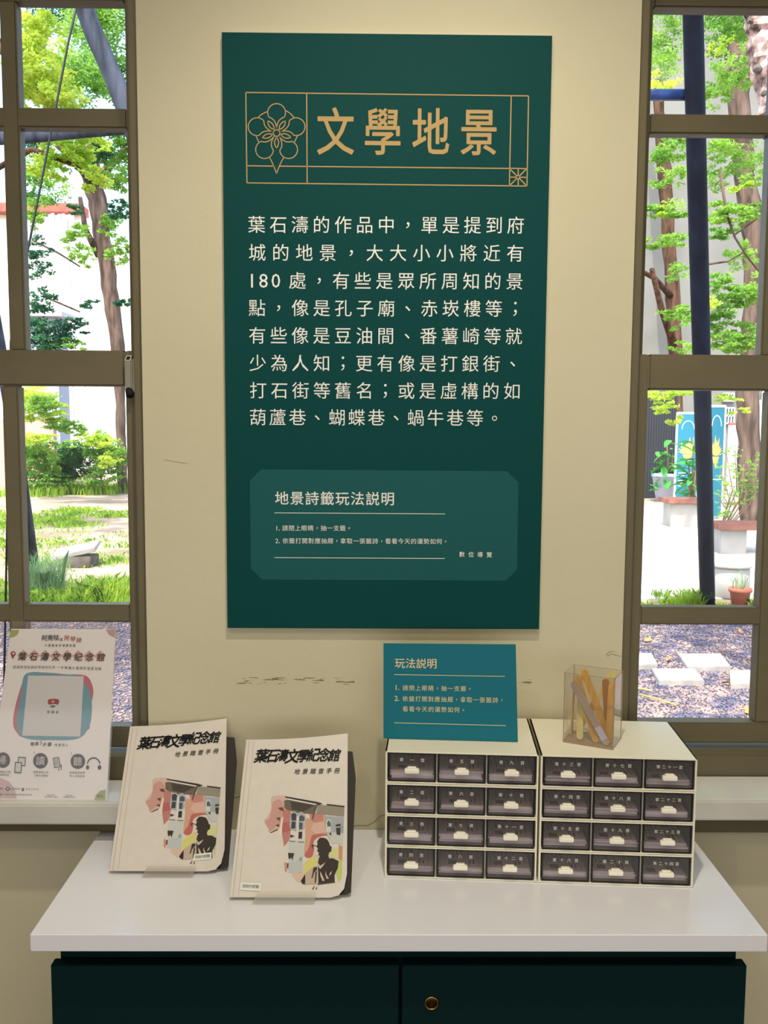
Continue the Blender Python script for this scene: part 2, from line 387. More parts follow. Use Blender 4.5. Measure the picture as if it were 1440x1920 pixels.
# cracks in the plaster
def crack(pts, wd=.0007):
    mb = MB(); fr = Frame((0, 0, 0), (1, 0, 0), (0, 0, 1)); P = []
    for i, (u, v) in enumerate(pts): P.append(at(u + random.uniform(-1, 1), v + random.uniform(-1, 1), -.0006))
    polyline(mb, fr, P, wd); me = mb.mesh('crack'); return link('crack', me, flat('8a8258'), wall)
crack([(428, 1495), (438, 1497), (452, 1493), (462, 1492), (470, 1487)], .0009)
crack([(660, 1551), (672, 1547), (690, 1549), (702, 1540), (712, 1531), (724, 1527)], .0012)
crack([(1138, 1232), (1146, 1226), (1156, 1228), (1166, 1231)]); crack([(1136, 1229), (1143, 1222), (1154, 1222)])
crack([(308, 862), (330, 866), (352, 869)], .0006); crack([(256, 381), (262, 381)], .0012)

# ------------------------------------------------------------------ poster
YP = -.012
PT = [at(415, 60, YP), at(1037, 68, YP), at(1009, 1180, YP), at(428, 1177, YP)]
px0 = -.2840; px1 = .2852; pz0 = 1.1858; pz1 = 2.2265
po = empty('wall_poster', ((px0+px1)/2, -.006, pz0)); tag(po, 'tall dark teal text poster with gold heading on the cream wall', 'poster')
part(MB().box((px0, YP, pz0), (px1, -.0015, pz1)), 'board', M['poster_side'], po)
part(MB().box((px0, YP-.0006, pz0), (px1, YP, pz1)), 'printed_face', M['poster'], po)
pf = Frame((px0, YP-.0006, pz0), (px1, YP-.0006, pz0), (px0, YP-.0006, pz1)); pin = inv_of(po).inverted()
def pp(u, v, h=.0004): return pf.px(u, v, h)
lines = [('葉石濤的作品中，單是提到府', 142, 1270, 98), ('城的地景，大大小小將近有', 145, 1268, 220), ('處，有些是眾所周知的景', 320, 1265, 342),
         ('點，像是孔子廟、赤崁樓等；', 144, 1268, 461), ('有些像是豆油間、番薯崎等就', 145, 1262, 581), ('少為人知；更有像是打銀街、', 147, 1257, 701),
         ('打石街等舊名；或是虛構的如', 149, 1254, 820), ('葫蘆巷、蝴蝶巷、蝸牛巷等。', 148, 1178, 937)]
for s_, a, b, y in lines:
    t = Txt(pf); t.line(s_, pp(a/2.3226+420, (y-1.5)/2.3226+380), pp(b/2.3226+420, (y+2)/2.3226+380), .0315, 0)
    if y == 342:
        for ch, x in (('1', 122), ('8', 172), ('0', 226)): t.char(ch, pp(x/2.3226+420, 526.5), .0345, .0)
    t.build('lettering', M['white'], po, pin)
t = Txt(pf)
for ch, x in zip('文學地景', (500, 693, 890, 1086)): t.char(ch, pp(x/2.1818+400, (453+x*.003)/2.1818+40), .0845, .011, sx=.80)
t.build('heading', M['gold'], po, pin)
g = MB(); LW = .0019
def GL(*pts, wd=LW): 
    P = [pp(*p) for p in pts]
    for a, b in zip(P, P[1:]): seg(g, pf, a, b, wd)
GL((461, 173.5), (991, 180), (988, 349), (463, 343), (461, 173.5)); GL((575, 175), (576, 344.5)); GL((463, 311), (514, 311.5)); GL((524, 311.6), (957, 316))
GL((958.5, 180), (955, 348)); GL((955, 315.6), (988, 316.4))
GL((955, 316), (988, 349)); GL((988, 316), (955, 348.5)); GL((971.5, 316), (971.5, 349)); GL((955, 332.3), (988, 332.7))
# plum blossom emblem
def ep(x, y): return pp(440 + x/9, 160 + y/9)
def arc(cx, cy, r, a0, a1, n=26): return [(cx + r*math.cos(R(a0+(a1-a0)*i/n)), cy - r*math.sin(R(a0+(a1-a0)*i/n))) for i in range(n+1)]
EC = (708, 806)
def rotp(p, k): a = R(72*k); x, y = p[0]-EC[0], p[1]-EC[1]; return (EC[0] + x*math.cos(a) - y*math.sin(a), EC[1] + x*math.sin(a) + y*math.cos(a))
def quad_(p0, p1, p2, n=10): return [tuple((1-s)**2*a + 2*s*(1-s)*b + s*s*c for a, b, c in zip(p0, p1, p2)) for s in [i/n for i in range(n+1)]]
for k in range(5):
    pet = arc(708, 460, 150, -32, 212); s_ = pet[0]; e_ = pet[-1]
    pet = quad_((708, 745), (712, 575), s_)[:-1] + pet + quad_(e_, (704, 575), (708, 745))[1:]
    polyline(g, pf, [ep(*rotp(p, k)) for p in pet], LW*.85)
    lf = quad_((708, 880), (640, 965), (708, 1058), 8) + quad_((708, 1058), (776, 965), (708, 880), 8)[1:]
    polyline(g, pf, [ep(*rotp(p, k)) for p in lf], LW*.85)
    if k in (0, 4): a_ = [rotp((855, 425), k), rotp((940, 460), k), rotp((1000, 545), k)]; polyline(g, pf, [ep(*p) for p in quad_(*a_)], LW*.85)
polyline(g, pf, [ep(*p) for p in ((358, 850), (405, 955))], LW*.85); polyline(g, pf, [ep(*p) for p in ((1062, 850), (1012, 955))], LW*.85)
polyline(g, pf, [ep(*p) for p in arc(708, 806, 56, 0, 360)], LW*.85)
polyline(g, pf, [ep(*p) for p in quad_((585, 1215), (640, 1300), (708, 1490))], LW*.85); polyline(g, pf, [ep(*p) for p in quad_((835, 1215), (770, 1300), (708, 1490))], LW*.85)
part(g, 'gold_line_emblem', M['gold'], po)
# inset panel with clipped corners
def q3(x, y, h=.0004): return pp(420 + x/2.3226, 840 + y/2.3226, h)
a = MB(); a.poly([q3(*p) for p in ((162, 93), (1232, 101), (1282, 150), (1276, 530), (1228, 578), (166, 573), (117, 525), (113, 142))]); part(a, 'instruction_panel', M['panelteal'], po)
t = Txt(pf); t.line('地景詩籤玩法説明', q3(252, 219, .0008), q3(713, 222, .0008), .0258, .009)
t.build('lettering', M['white'], po, pin); t = Txt(pf)
t.line('請閉上眼睛，抽一支籤。', q3(266, 349, .0008), q3(545, 349, .0008), .0110, 0); t.line('依籤打開對應抽屜，拿取一張籤詩，看看今天的運勢如何。', q3(268, 404, .0008), q3(965, 407, .0008), .0110, 0)
for s_, yy in (('1', 349), ('2', 404)): t.char(s_, q3(230, yy, .0008), .0120, 0); t.char('.', q3(241, yy+8, .0008), .0125, .01)
t.build('lettering', M['white'], po, pin); t = Txt(pf)
t.line('數位導覽', q3(1036, 463, .0008), q3(1155, 465, .0008), .0104, .008)
t.build('lettering', M['white'], po, pin)
a = MB(); seg(a, pf, q3(220, 282, .0008), q3(963, 287, .0008), .0011); seg(a, pf, q3(220, 477, .0008), q3(961, 481, .0008), .0011); part(a, 'rule_line', M['white'], po)

# ------------------------------------------------------------------ worktop and cabinet
TX0, TX1, TY = -.525, .575, -.3587
tag(MB().box((TX0, TY, .7725), (TX1, -.0008, .80), .0015).build('worktop', M['top']), 'long white laminate worktop over the dark teal cabinet', 'worktop')
ca = empty('base_cabinet', (.025, -.17, 0)); tag(ca, 'dark teal two door cabinet under the white worktop', 'cabinet')
YD = -.33
part(MB().box((-.4985, -.308, .05), (.5497, -.002, .7722), .001), 'body', M['cab'], ca)
part(MB().box((-.48, -.27, 0), (.53, -.01, .05)), 'plinth', M['black'], ca)
d1 = part(MB().box((-.506, YD, .06), (.0238, -.311, .7338), .001), 'door', M['cab'], ca)
d2 = part(MB().box((.0292, YD, .06), (.5577, -.311, .7338), .001), 'door', M['cab'], ca)
lk = at(809, 1880, YD)
def childpart(mbd, name, mat, par, top, smooth=False):   # sub-part: par sits at its thing's origin
    me = mbd.mesh(name, smooth); me.transform(inv_of(top).inverted()); return link(name, me, mat, par)
childpart(MB().lathe([(.0112, 0), (.0112, .0022), (.0098, .0032), (.0088, .003), (.0085, .0018)], 32, (lk.x, YD, lk.z), 'Y'), 'lock_ring', M['brass'], d2, ca, True)
childpart(MB().lathe([(.0085, .0005), (.0085, .0020), (.006, .0023)], 28, (lk.x, YD, lk.z), 'Y'), 'lock_barrel', M['keyhole'], d2, ca, True)
childpart(MB().prism([(lk.x-.0008, YD-.0030, lk.z-.0035), (lk.x+.0008, YD-.0030, lk.z-.0035), (lk.x+.0012, YD-.0030, lk.z+.002), (lk.x-.0012, YD-.0030, lk.z+.002)], (0, .0012, 0)), 'keyhole', M['darkhole'], d2, ca)

# ------------------------------------------------------------------ drawer units
ZU = .8005; UH = .2180; UW = .2520; UD = .190; YA = R(-3.95)
NUM = ['一', '二', '三', '四', '五', '六', '七', '八', '九', '十', '十一', '十二', '十三', '十四', '十五', '十六', '十七', '十八', '十九', '二十', '二十一', '二十二', '二十三', '二十四']
tz = [(.0028, .0515), (.0570, .1058), (.1115, .1600), (.1660, .2155)]     # tier openings from the bottom
cw = (UW - .006) / 3
def handle_mesh():
    m = MB(); m.box((-.0118, -.0085, -.0052), (.0118, 0, .0024), .0012); m.box((-.0075, -.007, .0020), (.0075, 0, .0050), .0010); return m.mesh('handle')
HM = handle_mesh()
class LF:   # local frame facing -y
    U = Vector((1, 0, 0)); V = Vector((0, 0, 1)); N = Vector((0, -1, 0))
def prng(a, b): return random.uniform(a, b)
def unit(ox, oy, start, label):
    root = empty('drawer_unit', (ox, oy, ZU), YA); tag(root, label, 'drawer unit', None)
    f = MB(); f.box((0, 0, 0), (.003, UD, UH), .0006); f.box((UW-.003, 0, 0), (UW, UD, UH), .0006); f.box((0, 0, UH-.0028), (UW, UD, UH), .0006)
    f.box((.003, UD-.003, 0), (UW-.003, UD, UH-.0028))
    f.box((.003, .0005, 0), (UW-.003, UD-.003, .0026), .0004)
    for (a, b), (c, d) in zip(tz, tz[1:]):
        f.box((.003, .0003, b), (UW-.003, UD-.003, b+.0022), .0004); f.box((.003, .0003, c-.0022), (UW-.003, UD-.003, c), .0004); f.box((.003, .003, b+.002), (UW-.003, .02, c-.002))
    f.build('shell', M['cream'], root)
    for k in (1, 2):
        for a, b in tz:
            MB().box((.003+cw*k-.0012, .003, a), (.003+cw*k+.0012, UD-.004, b)).build('divider', M['creamshade'], root)
    stacks = []
    for c in range(3):
        for r in range(4):
            n = start + c*4 + r; a, b = tz[3-r]; x0 = .003 + cw*c + .0018; x1 = .003 + cw*(c+1) - .0018; a += .0008; b -= .0012
            d = MB(); th = .0013       # body: floor, sides, back
            d.box((x0+.0014, .0032, a), (x1-.0014, UD-.012, a+th)); d.box((x0, .0032, a), (x0+th, UD-.012, b-.002)); d.box((x1-th, .0032, a), (x1, UD-.012, b-.002)); d.box((x0+.0014, UD-.0132, a), (x1-.0014, UD-.012, b-.002))
            dr = d.build('drawer', M['smokyside'], root)
            MB().box((x0+.001, .0018, a+.001), (x1-.001, .0030, b-.0008)).build('drawer_front', M['smoky'], dr)
            rm = MB(); rm.box((x0, .0006, a), (x0+.0022, .0032, b)); rm.box((x1-.0022, .0006, a), (x1, .0032, b)); rm.box((x0, .0006, a), (x1, .0032, a+.0015)); rm.box((x0, .0010, b-.0007), (x1, .0030, b))
            rm.build('rim', M['rim'], dr)
            xc = (x0+x1)/2; zc_ = b - (b-a)*.56
            link('handle', HM, M['handle'], dr, (xc, .0018, zc_))
            num = NUM[n]; s_ = '第' + num + '首'; t = Txt(LF); zt = b - (b-a)*.235; hw = .0175 if n < 10 else .018
            t.line(s_, Vector((xc-hw, .0012, zt)), Vector((xc+hw, .0012, zt)), .0068 if len(s_) < 5 else .0064, 0)
            t.build('lettering', M['etch'], dr)
            stacks.append((n, x0, x1, a + th, (ox, oy)))
    for n, x0, x1, z, _ in stacks:        # the cards lie in the drawers: things of their own
        M4 = Matrix.Translation((ox, oy, ZU)) @ Matrix.Rotation(YA, 4, 'Z'); cwid = .072
        xo = (x0+x1)/2 + prng(-.002, .002); base = M4 @ Vector((xo, .012, z+.0004))
        cs = empty('card_stack', base, YA + R(prng(-1.2, 1.2)))
        rw = ('top', 'second', 'third', 'bottom')[n % 4]; cl_ = ('left', 'middle', 'right')[(n % 12) // 4]; un = 'unit under the teal sign' if n < 12 else 'unit under the acrylic box'
        tag(cs, 'verse card stack in %s row %s drawer of the %s' % (rw, cl_, un), 'card stack', 'verse card stacks in the clear drawers')
        h = 0; nl = random.choice((4, 5)); 
        for k in range(nl):
            hh = prng(.0018, .0032) if k < nl-1 else .0022; dx = prng(-.0022, .0022); dy = prng(-.002, .003)
            if k == nl-1: tdx, tdy = dx, dy
            c_ = MB().box((-cwid/2+dx, dy, h), (cwid/2+dx, .135+dy, h+hh)); c_.build('card', M['cardedge'] if k < nl-1 else M['card'], cs); h += hh + .0001
        top_o = cs.children[-1] if cs.children else None
        i_ = MB(); hz = h + .0002
        def rect(a, b, c, d): i_.poly([(a+tdx, b+tdy, hz), (c+tdx, b+tdy, hz), (c+tdx, d+tdy, hz), (a+tdx, d+tdy, hz)])
        for xx in (-.028, .011, .028): rect(xx, .006, xx+.0006, .118)
        rect(-.026, .006, .0255, .0064); rect(-.026, .118, .0255, .1185)
        rect(-.0235, .009, -.009, .023)
        for q in range(4): 
            y_ = .034; 
            while y_ < .108:
                l_ = prng(.004, .007); rect(-.022+q*.0068, y_, -.0195+q*.0068, y_+l_); y_ += l_ + prng(.002, .003)
        for xx, yy in ((.0125, .012), (.0185, .012)): rect(xx, yy, xx+.003, yy+prng(.012, .02)); rect(xx, .06, xx+.003, .105)
        tp = [o for o in COL.objects if o.parent == cs][-1] if False else None
        i_.build('card_print', M['ink'], cs)
    return root
ux, uy = .0035, -.1850
ux2, uy2 = ux + (UW+.0035)*math.cos(YA), uy + (UW+.0035)*math.sin(YA)
unit(ux, uy, 0, 'cream twelve drawer unit with clear drawers behind the teal sign')
unit(ux2, uy2, 12, 'cream twelve drawer unit with clear drawers under the acrylic stick box')

# ------------------------------------------------------------------ teal sign on the drawer units
ZS = ZU + UH
def fquad(BL, BR, TL): return Frame(BL, BR, TL)
bl = atz(719, 1384.5, ZS+.0008); br = atz(971, 1391, ZS+.0008); tl = at(719, 1206, bl.y + .028)
sf = Frame(bl, br, tl)
sg = empty('tabletop_sign', (bl+br)/2, 0); tag(sg, 'small teal instruction sign with gold text on top of left drawer unit', 'sign')
tr = sf.px(967, 1208, 0); TLp = sf.px(719, 1206, 0)
part(MB().prism([bl, br, tr, TLp], -sf.N * .003), 'panel', M['poster_side'], sg)
a = MB(); a.prism([bl + sf.N*.0001, br + sf.N*.0001, tr + sf.N*.0001, TLp + sf.N*.0001], sf.N*.0003); part(a, 'printed_face', M['sign'], sg)
bc = (bl+br)/2; nb = Vector((sf.U.y, -sf.U.x, 0)); nb = nb if nb.y > 0 else -nb
pA = bc - sf.N*.0035 + sf.V*.10; 
part(MB().prism([pA - sf.U*.02, pA + sf.U*.02, Vector((bc.x, bc.y, ZS+.0008)) + nb*.055 + sf.U*.02, Vector((bc.x, bc.y, ZS+.0008)) + nb*.055 - sf.U*.02], nb*.0015), 'strut', M['poster_side'], sg)
def qs(x, y, h=.0008): return sf.px(700 + x/2.6667, 1180 + y/2.6667, h)
t = Txt(sf); t.line('玩法説明', qs(133, 170), qs(293, 172), .0182, .008)
t.line('請閉上眼睛，抽一支籤。', qs(160, 293), qs(482, 297), .0100, 0); t.line('依籤打開對應抽屜，拿取一張籤詩，', qs(160, 347), qs(642, 355), .0100, 0); t.line('看看今天的運勢如何。', qs(160, 398), qs(450, 403), .0100, 0)
for s_, yy in (('1', 291), ('2', 345)): t.char(s_, qs(114, yy), .0125, .01); t.char('.', qs(127, yy+9), .0125, .01)
t.build('lettering', M['signgold'], sg, inv_of(sg).inverted())
a = MB(); seg(a, sf, qs(105, 226), qs(658, 235), .0010); seg(a, sf, qs(105, 467), qs(662, 481), .0010); part(a, 'rule_line', M['signgold'], sg)

# ------------------------------------------------------------------ acrylic box and sticks
bfl = atz(1056, 1391, ZS+.0006); bfr = atz(1149, 1406, ZS+.0006); dv = (bfr - bfl); BW = dv.length; ang = math.atan2(dv.y, dv.x); BD = .060; BH = .121; TH = .0028
per = Vector((-math.sin(ang), math.cos(ang), 0)); bcn = (bfl+bfr)/2 + per*BD/2
bx = empty('stick_box', bcn, ang); tag(bx, 'clear acrylic box full of golden sticks on top of right drawer unit', 'box')
hw, hd = BW/2, BD/2
MB().box((-hw, -hd, 0), (hw, hd, TH)).build('base', M['edgereflect'], bx)
for s in (-1, 1):
    MB().box((-hw, s*hd - (TH if s > 0 else 0), TH), (hw, s*hd + (TH if s < 0 else 0), BH)).build('side_panel', M['acrylic'], bx)
    MB().box((s*hw - (TH if s > 0 else 0), -hd+TH, TH), (s*hw + (TH if s < 0 else 0), hd-TH, BH)).build('side_panel', M['acrylic'], bx)
e_ = MB(); q_ = .0007
for sx in (-1, 1):
    for sy in (-1, 1): e_.box((sx*hw-q_, sy*hd-q_, 0), (sx*hw+q_, sy*hd+q_, BH))
for s in (-1, 1):
    e_.box((-hw, s*hd-q_, BH-.0006), (hw, s*hd+q_, BH)); e_.box((s*hw-q_, -hd, BH-.0006), (s*hw+q_, hd, BH))
    e_.box((-hw+TH, s*(hd-TH)-.0003, TH), (hw-TH, s*(hd-TH)+.0003, TH+.0006))
e_.build('polished_edge', M['edgereflect'], bx)
iv = hw - TH - .0085
def stick(top, bot, mat, label, wid=.0115, edge=False, sticker=False, th=.0016):
    top = Vector(top); bot = Vector(bot); ax = (top-bot).normalized(); L_ = (top-bot).length
    nrm = Vector((0, -1, 0)) if not edge else Vector((1, 0, 0)); nrm = (nrm - ax*nrm.dot(ax)).normalized(); sd = ax.cross(nrm)
    st = empty('fortune_stick', bx.matrix_world @ bot if False else (Matrix.Translation(bcn) @ Matrix.Rotation(ang, 4, 'Z')) @ bot, ang)
    tag(st, label, 'stick', 'sticks in the acrylic box')
    pts = []
    r = wid/2
    for k in range(9): a_ = math.pi + math.pi*k/8; pts.append(sd*(r*math.cos(a_)) + ax*(r + r*math.sin(a_)))
    for k in range(9): a_ = math.pi*k/8; pts.append(sd*(r*math.cos(a_)) + ax*(L_-r + r*math.sin(a_)))
    MB().prism([p + nrm*th/2 for p in pts], -nrm*th).build('blade', mat, st)
    if sticker:
        z0, z1 = .010, .034; o = nrm*(th/2+.0002); s2 = sd*(r*.96)
        MB().poly([ax*z0 - s2 + o, ax*z0 + s2 + o, ax*z1 + s2 + o, ax*z1 - s2 + o]).__class__
        m_ = MB(); m_.prism([ax*z0 - s2 + o, ax*z0 + s2 + o, ax*z1 + s2 + o, ax*z1 - s2 + o], -nrm*.0001); m_.build('sticker', M['tagpaper'], st)
zb = TH + .0016
stick((-iv+.000, -.0225, .104), (iv+.001, -.0225, zb), M['stickgrey'], 'greyish stick with lavender sticker slanting across front of the box', .012, sticker=True)
stick((-.027, -.010, .113), (.012, -.0185, zb), M['stick'], 'golden stick leaning just behind the greyish stick')
stick((-.019, .004, .121), (iv-.001, -.004, zb+.004), M['stick'], 'golden stick with bright edge crossing the middle of the box', .012)
stick((-.026, .010, .112), (-.0165, -.0185, zb), M['stickpale'], 'pale straw stick upright at the front left of the box', .011)
stick((-.0315, -.004, .100), (-.0355, -.004, zb), M['stick'], 'thin golden stick seen edge on by the left side', .011, edge=True)
stick((.0175, .010, .108), (.027, .006, zb), M['stickdark'], 'dark amber stick upright left of its neighbour at right side', .012)
stick((.0305, .003, .104), (.0310, -.012, zb), M['stick'], 'amber stick upright at the right side of the box', .0115)
stick((.030, .021, .120), (-.030, .016, zb+.003), M['stickpale'], 'pale stick with round tip slanting down left at the back', .0115)
# ------------------------------------------------------------------ booklets
B2 = dict(BL=(-.2440, -.2630, .8065), BR=(-.0580, -.2630, .8065), TL=(-.2387, -.100, 1.007)); b2 = Frame(B2['BL'], B2['BR'], B2['TL'])
B1 = dict(BL=(-.4596, -.1771, .8065), BR=(-.2680, -.1771, .8065), TL=(-.4626, -.0200, 1.0035)); b1 = Frame(B1['BL'], B1['BR'], B1['TL'])
def art_b2(x, y): return b2.ab(b2.px(480 + x/8, 1480 + y/8, 0))
def smooth_poly(pts, n=5):
    out = []; m = len(pts)
    for i in range(m):
        p0, p1, p2, p3 = pts[i-1], pts[i], pts[(i+1) % m], pts[(i+2) % m]
        for k in range(n):
            s = k/n; out.append(tuple(.5*((2*p1[j]) + (-p0[j]+p2[j])*s + (2*p0[j]-5*p1[j]+4*p2[j]-p3[j])*s*s + (-p0[j]+3*p1[j]-3*p2[j]+p3[j])*s**3) for j in (0, 1)))
    return out
ART = [  # colour, outline in zoom pixels of the right booklet, layered
 ('d6b3a6', [(240,110),(420,90),(520,150),(560,300),(420,420),(360,560),(240,620),(190,600),(120,480),(160,420),(230,300),(225,200)]),
 ('c98f86', [(250,200),(350,150),(430,260),(400,330),(370,500),(300,560),(195,640),(190,590),(135,490),(200,430),(230,310)]),
 ('b96a64', [(400,310),(520,300),(525,600),(500,760),(420,860),(390,660)]),
 ('b14a50', [(400,500),(520,490),(515,620),(450,640),(390,650)]),
 ('cf9a80', [(740,450),(870,440),(1030,380),(1050,660),(900,700),(860,760),(800,860),(760,1000),(720,980),(740,700)]),
 ('c4746a', [(790,360),(1000,360),(1010,470),(880,500),(830,470)]),
 ('dcaea0', [(860,510),(1020,490),(1050,640),(900,670),(820,600)]),
 ('b8504e', [(860,680),(1040,670),(1060,700),(940,760),(880,860),(850,1000),(770,1030),(730,980),(790,880),(820,760)]),
 ('dcb9a6', [(540,1240),(690,1260),(720,1340),(640,1400),(540,1300)]), ('cc8468', [(425,1090),(470,1110),(460,1250),(430,1220)]),
 ('c9cdcb', [(490,770),(720,770),(700,1250),(490,1250)]), ('b9c2c6', [(500,1090),(700,1060),(690,1240),(480,1250)]),
 ('9ba7ae', [(1030,400),(1370,420),(1365,800),(1130,800),(1050,660)]), ('7f97ab', [(1270,560),(1360,540),(1350,700),(1280,690)]), ('c5c9c8', [(1060,640),(1350,660),(1345,820),(1140,815)]),
 ('d9d46a', [(850,1000),(900,1000),(930,1080),(860,1180),(700,1290),(720,1120)]), ('d6d98a', [(1100,900),(1240,880),(1230,1030),(1140,1040),(1080,980)]),
 ('c98a5c', [(1240,830),(1350,860),(1330,1080),(1240,1040)]), ('b9cf5a', [(1240,1080),(1340,1050),(1310,1330),(1240,1400),(1200,1260)]),
 ('6a5f50', [(420,170),(520,150),(930,230),(880,370),(640,360),(540,330),(430,290)]), ('443a32', [(510,180),(880,240),(700,340),(540,300)]),
 ('857f6e', [(930,230),(1370,270),(1370,410),(1140,390),(900,370)]), ('2c2520', [(440,105),(920,190),(1000,215),(940,240),(900,215),(440,125)]), ('2c2520', [(1060,220),(1370,250),(1370,272),(1060,240)]),
 ('efe6da', [(480,140),(900,225),(900,238),(480,156)]), ('efe6da', [(385,420),(410,420),(375,700),(350,690)]),
 ('6b4640', [(330,280),(400,270),(425,320),(370,320)]), ('6b4640', [(300,430),(365,420),(355,480)]), ('6b4640', [(200,655),(330,590),(330,610),(240,650)]), ('5c463c', [(290,540),(350,520),(350,570)]),
 ('a6adb0', [(520,380),(545,340),(590,335),(615,370),(635,360),(690,340),(740,400),(740,460),(715,480),(715,600),(515,600)]),
 ('3e3d48', [(528,385),(550,358),(590,358),(610,385),(600,470),(535,470)]), ('3e3d48', [(535,485),(595,485),(590,590),(525,590)]),
 ('4b5462', [(650,410),(690,385),(730,420),(725,475),(650,480)]), ('4b5462', [(645,500),(700,500),(695,600),(645,600)]),
 ('dfe0dc', [(612,400),(640,400),(636,770),(608,770)]), ('2e2a2c', [(640,640),(695,635),(690,740),(635,740)]), ('3c3636', [(515,680),(580,700),(515,730)]),
 ('5a4c44', [(500,772),(590,780),(590,790),(500,782)]), ('5a4c44', [(632,785),(720,790),(720,800),(632,795)]),
 ('d6d6d0', [(1050,500),(1070,450),(1110,450),(1130,490),(1120,640),(1050,640)]), ('54606a', [(1065,500),(1090,465),(1120,500),(1125,560),(1070,560)]), ('3a3334', [(1195,530),(1270,520),(1265,690),(1210,680)]), ('9aa4ac', [(1195,560),(1265,555),(1265,575),(1195,580)]),
 ('3a3334', [(1090,660),(1130,650),(1130,700)]), ('5f564a', [(880,250),(930,210),(890,330),(850,470),(840,430)]),
 ('382e2a', [(480,955),(575,960),(545,1075),(530,1020),(510,1050),(490,1040)]), ('51443e', [(470,1110),(490,1110),(485,1190),(465,1180)]), ('8b959a', [(650,1030),(690,1010),(690,1070),(650,1070)]),
 # bust in silhouette
 ('e0d0be', [(862,800),(900,745),(970,710),(1070,700),(1085,760),(1000,860),(950,1010),(900,990),(880,940),(870,870)]),
 ('33271f', [(955,728),(1010,728),(1060,745),(1095,795),(1110,850),(1136,862),(1128,935),(1098,950),(1085,1000),(1100,1038),(1150,1035),(1240,1078),(1228,1180),(1178,1290),(1182,1395),(935,1412),(935,1290),(925,1130),(940,1040),(960,1005),(930,985),(945,955),(915,930),(930,895),(905,860),(925,820),(915,785)]), ('33271f', [(832,845),(850,830),(905,850),(905,862),(858,850),(845,868),(862,885),(850,890)]),
 ('2b201a', [(670,1380),(740,1270),(740,1430),(700,1420)]),
 ('bda894', [(750,1260),(860,1170),(910,1160),(930,1290),(920,1420),(735,1430)]), ('3a2c22', [(860,1180),(910,1160),(920,1200),(870,1260),(850,1330),(830,1340),(850,1250)]), ('3a2c22', [(890,1250),(915,1220),(900,1400),(880,1410)]),
 ('cdb9a6', [(915,1080),(960,1150),(1040,1100),(1000,1160),(960,1200),(930,1150)]), ('cdb9a6', [(960,1230),(990,1280),(1030,1370),(1000,1380),(970,1310)]), ('cdb9a6', [(1045,1230),(1060,1290),(1095,1340),(1060,1345),(1040,1280)]), ('cdb9a6', [(1140,1220),(1130,1270),(1095,1300),(1110,1260)]),
 ('4a3a34', [(920,1420),(1180,1385),(1190,1400),(930,1435)]), ('6a5a50', [(840,1500),(870,1450),(880,1460),(860,1505)]), ('6a5a50', [(890,1500),(910,1460),(918,1500)]),
]
CAL = '葉石濤文學紀念館'; SUB = '地景踏查手冊'
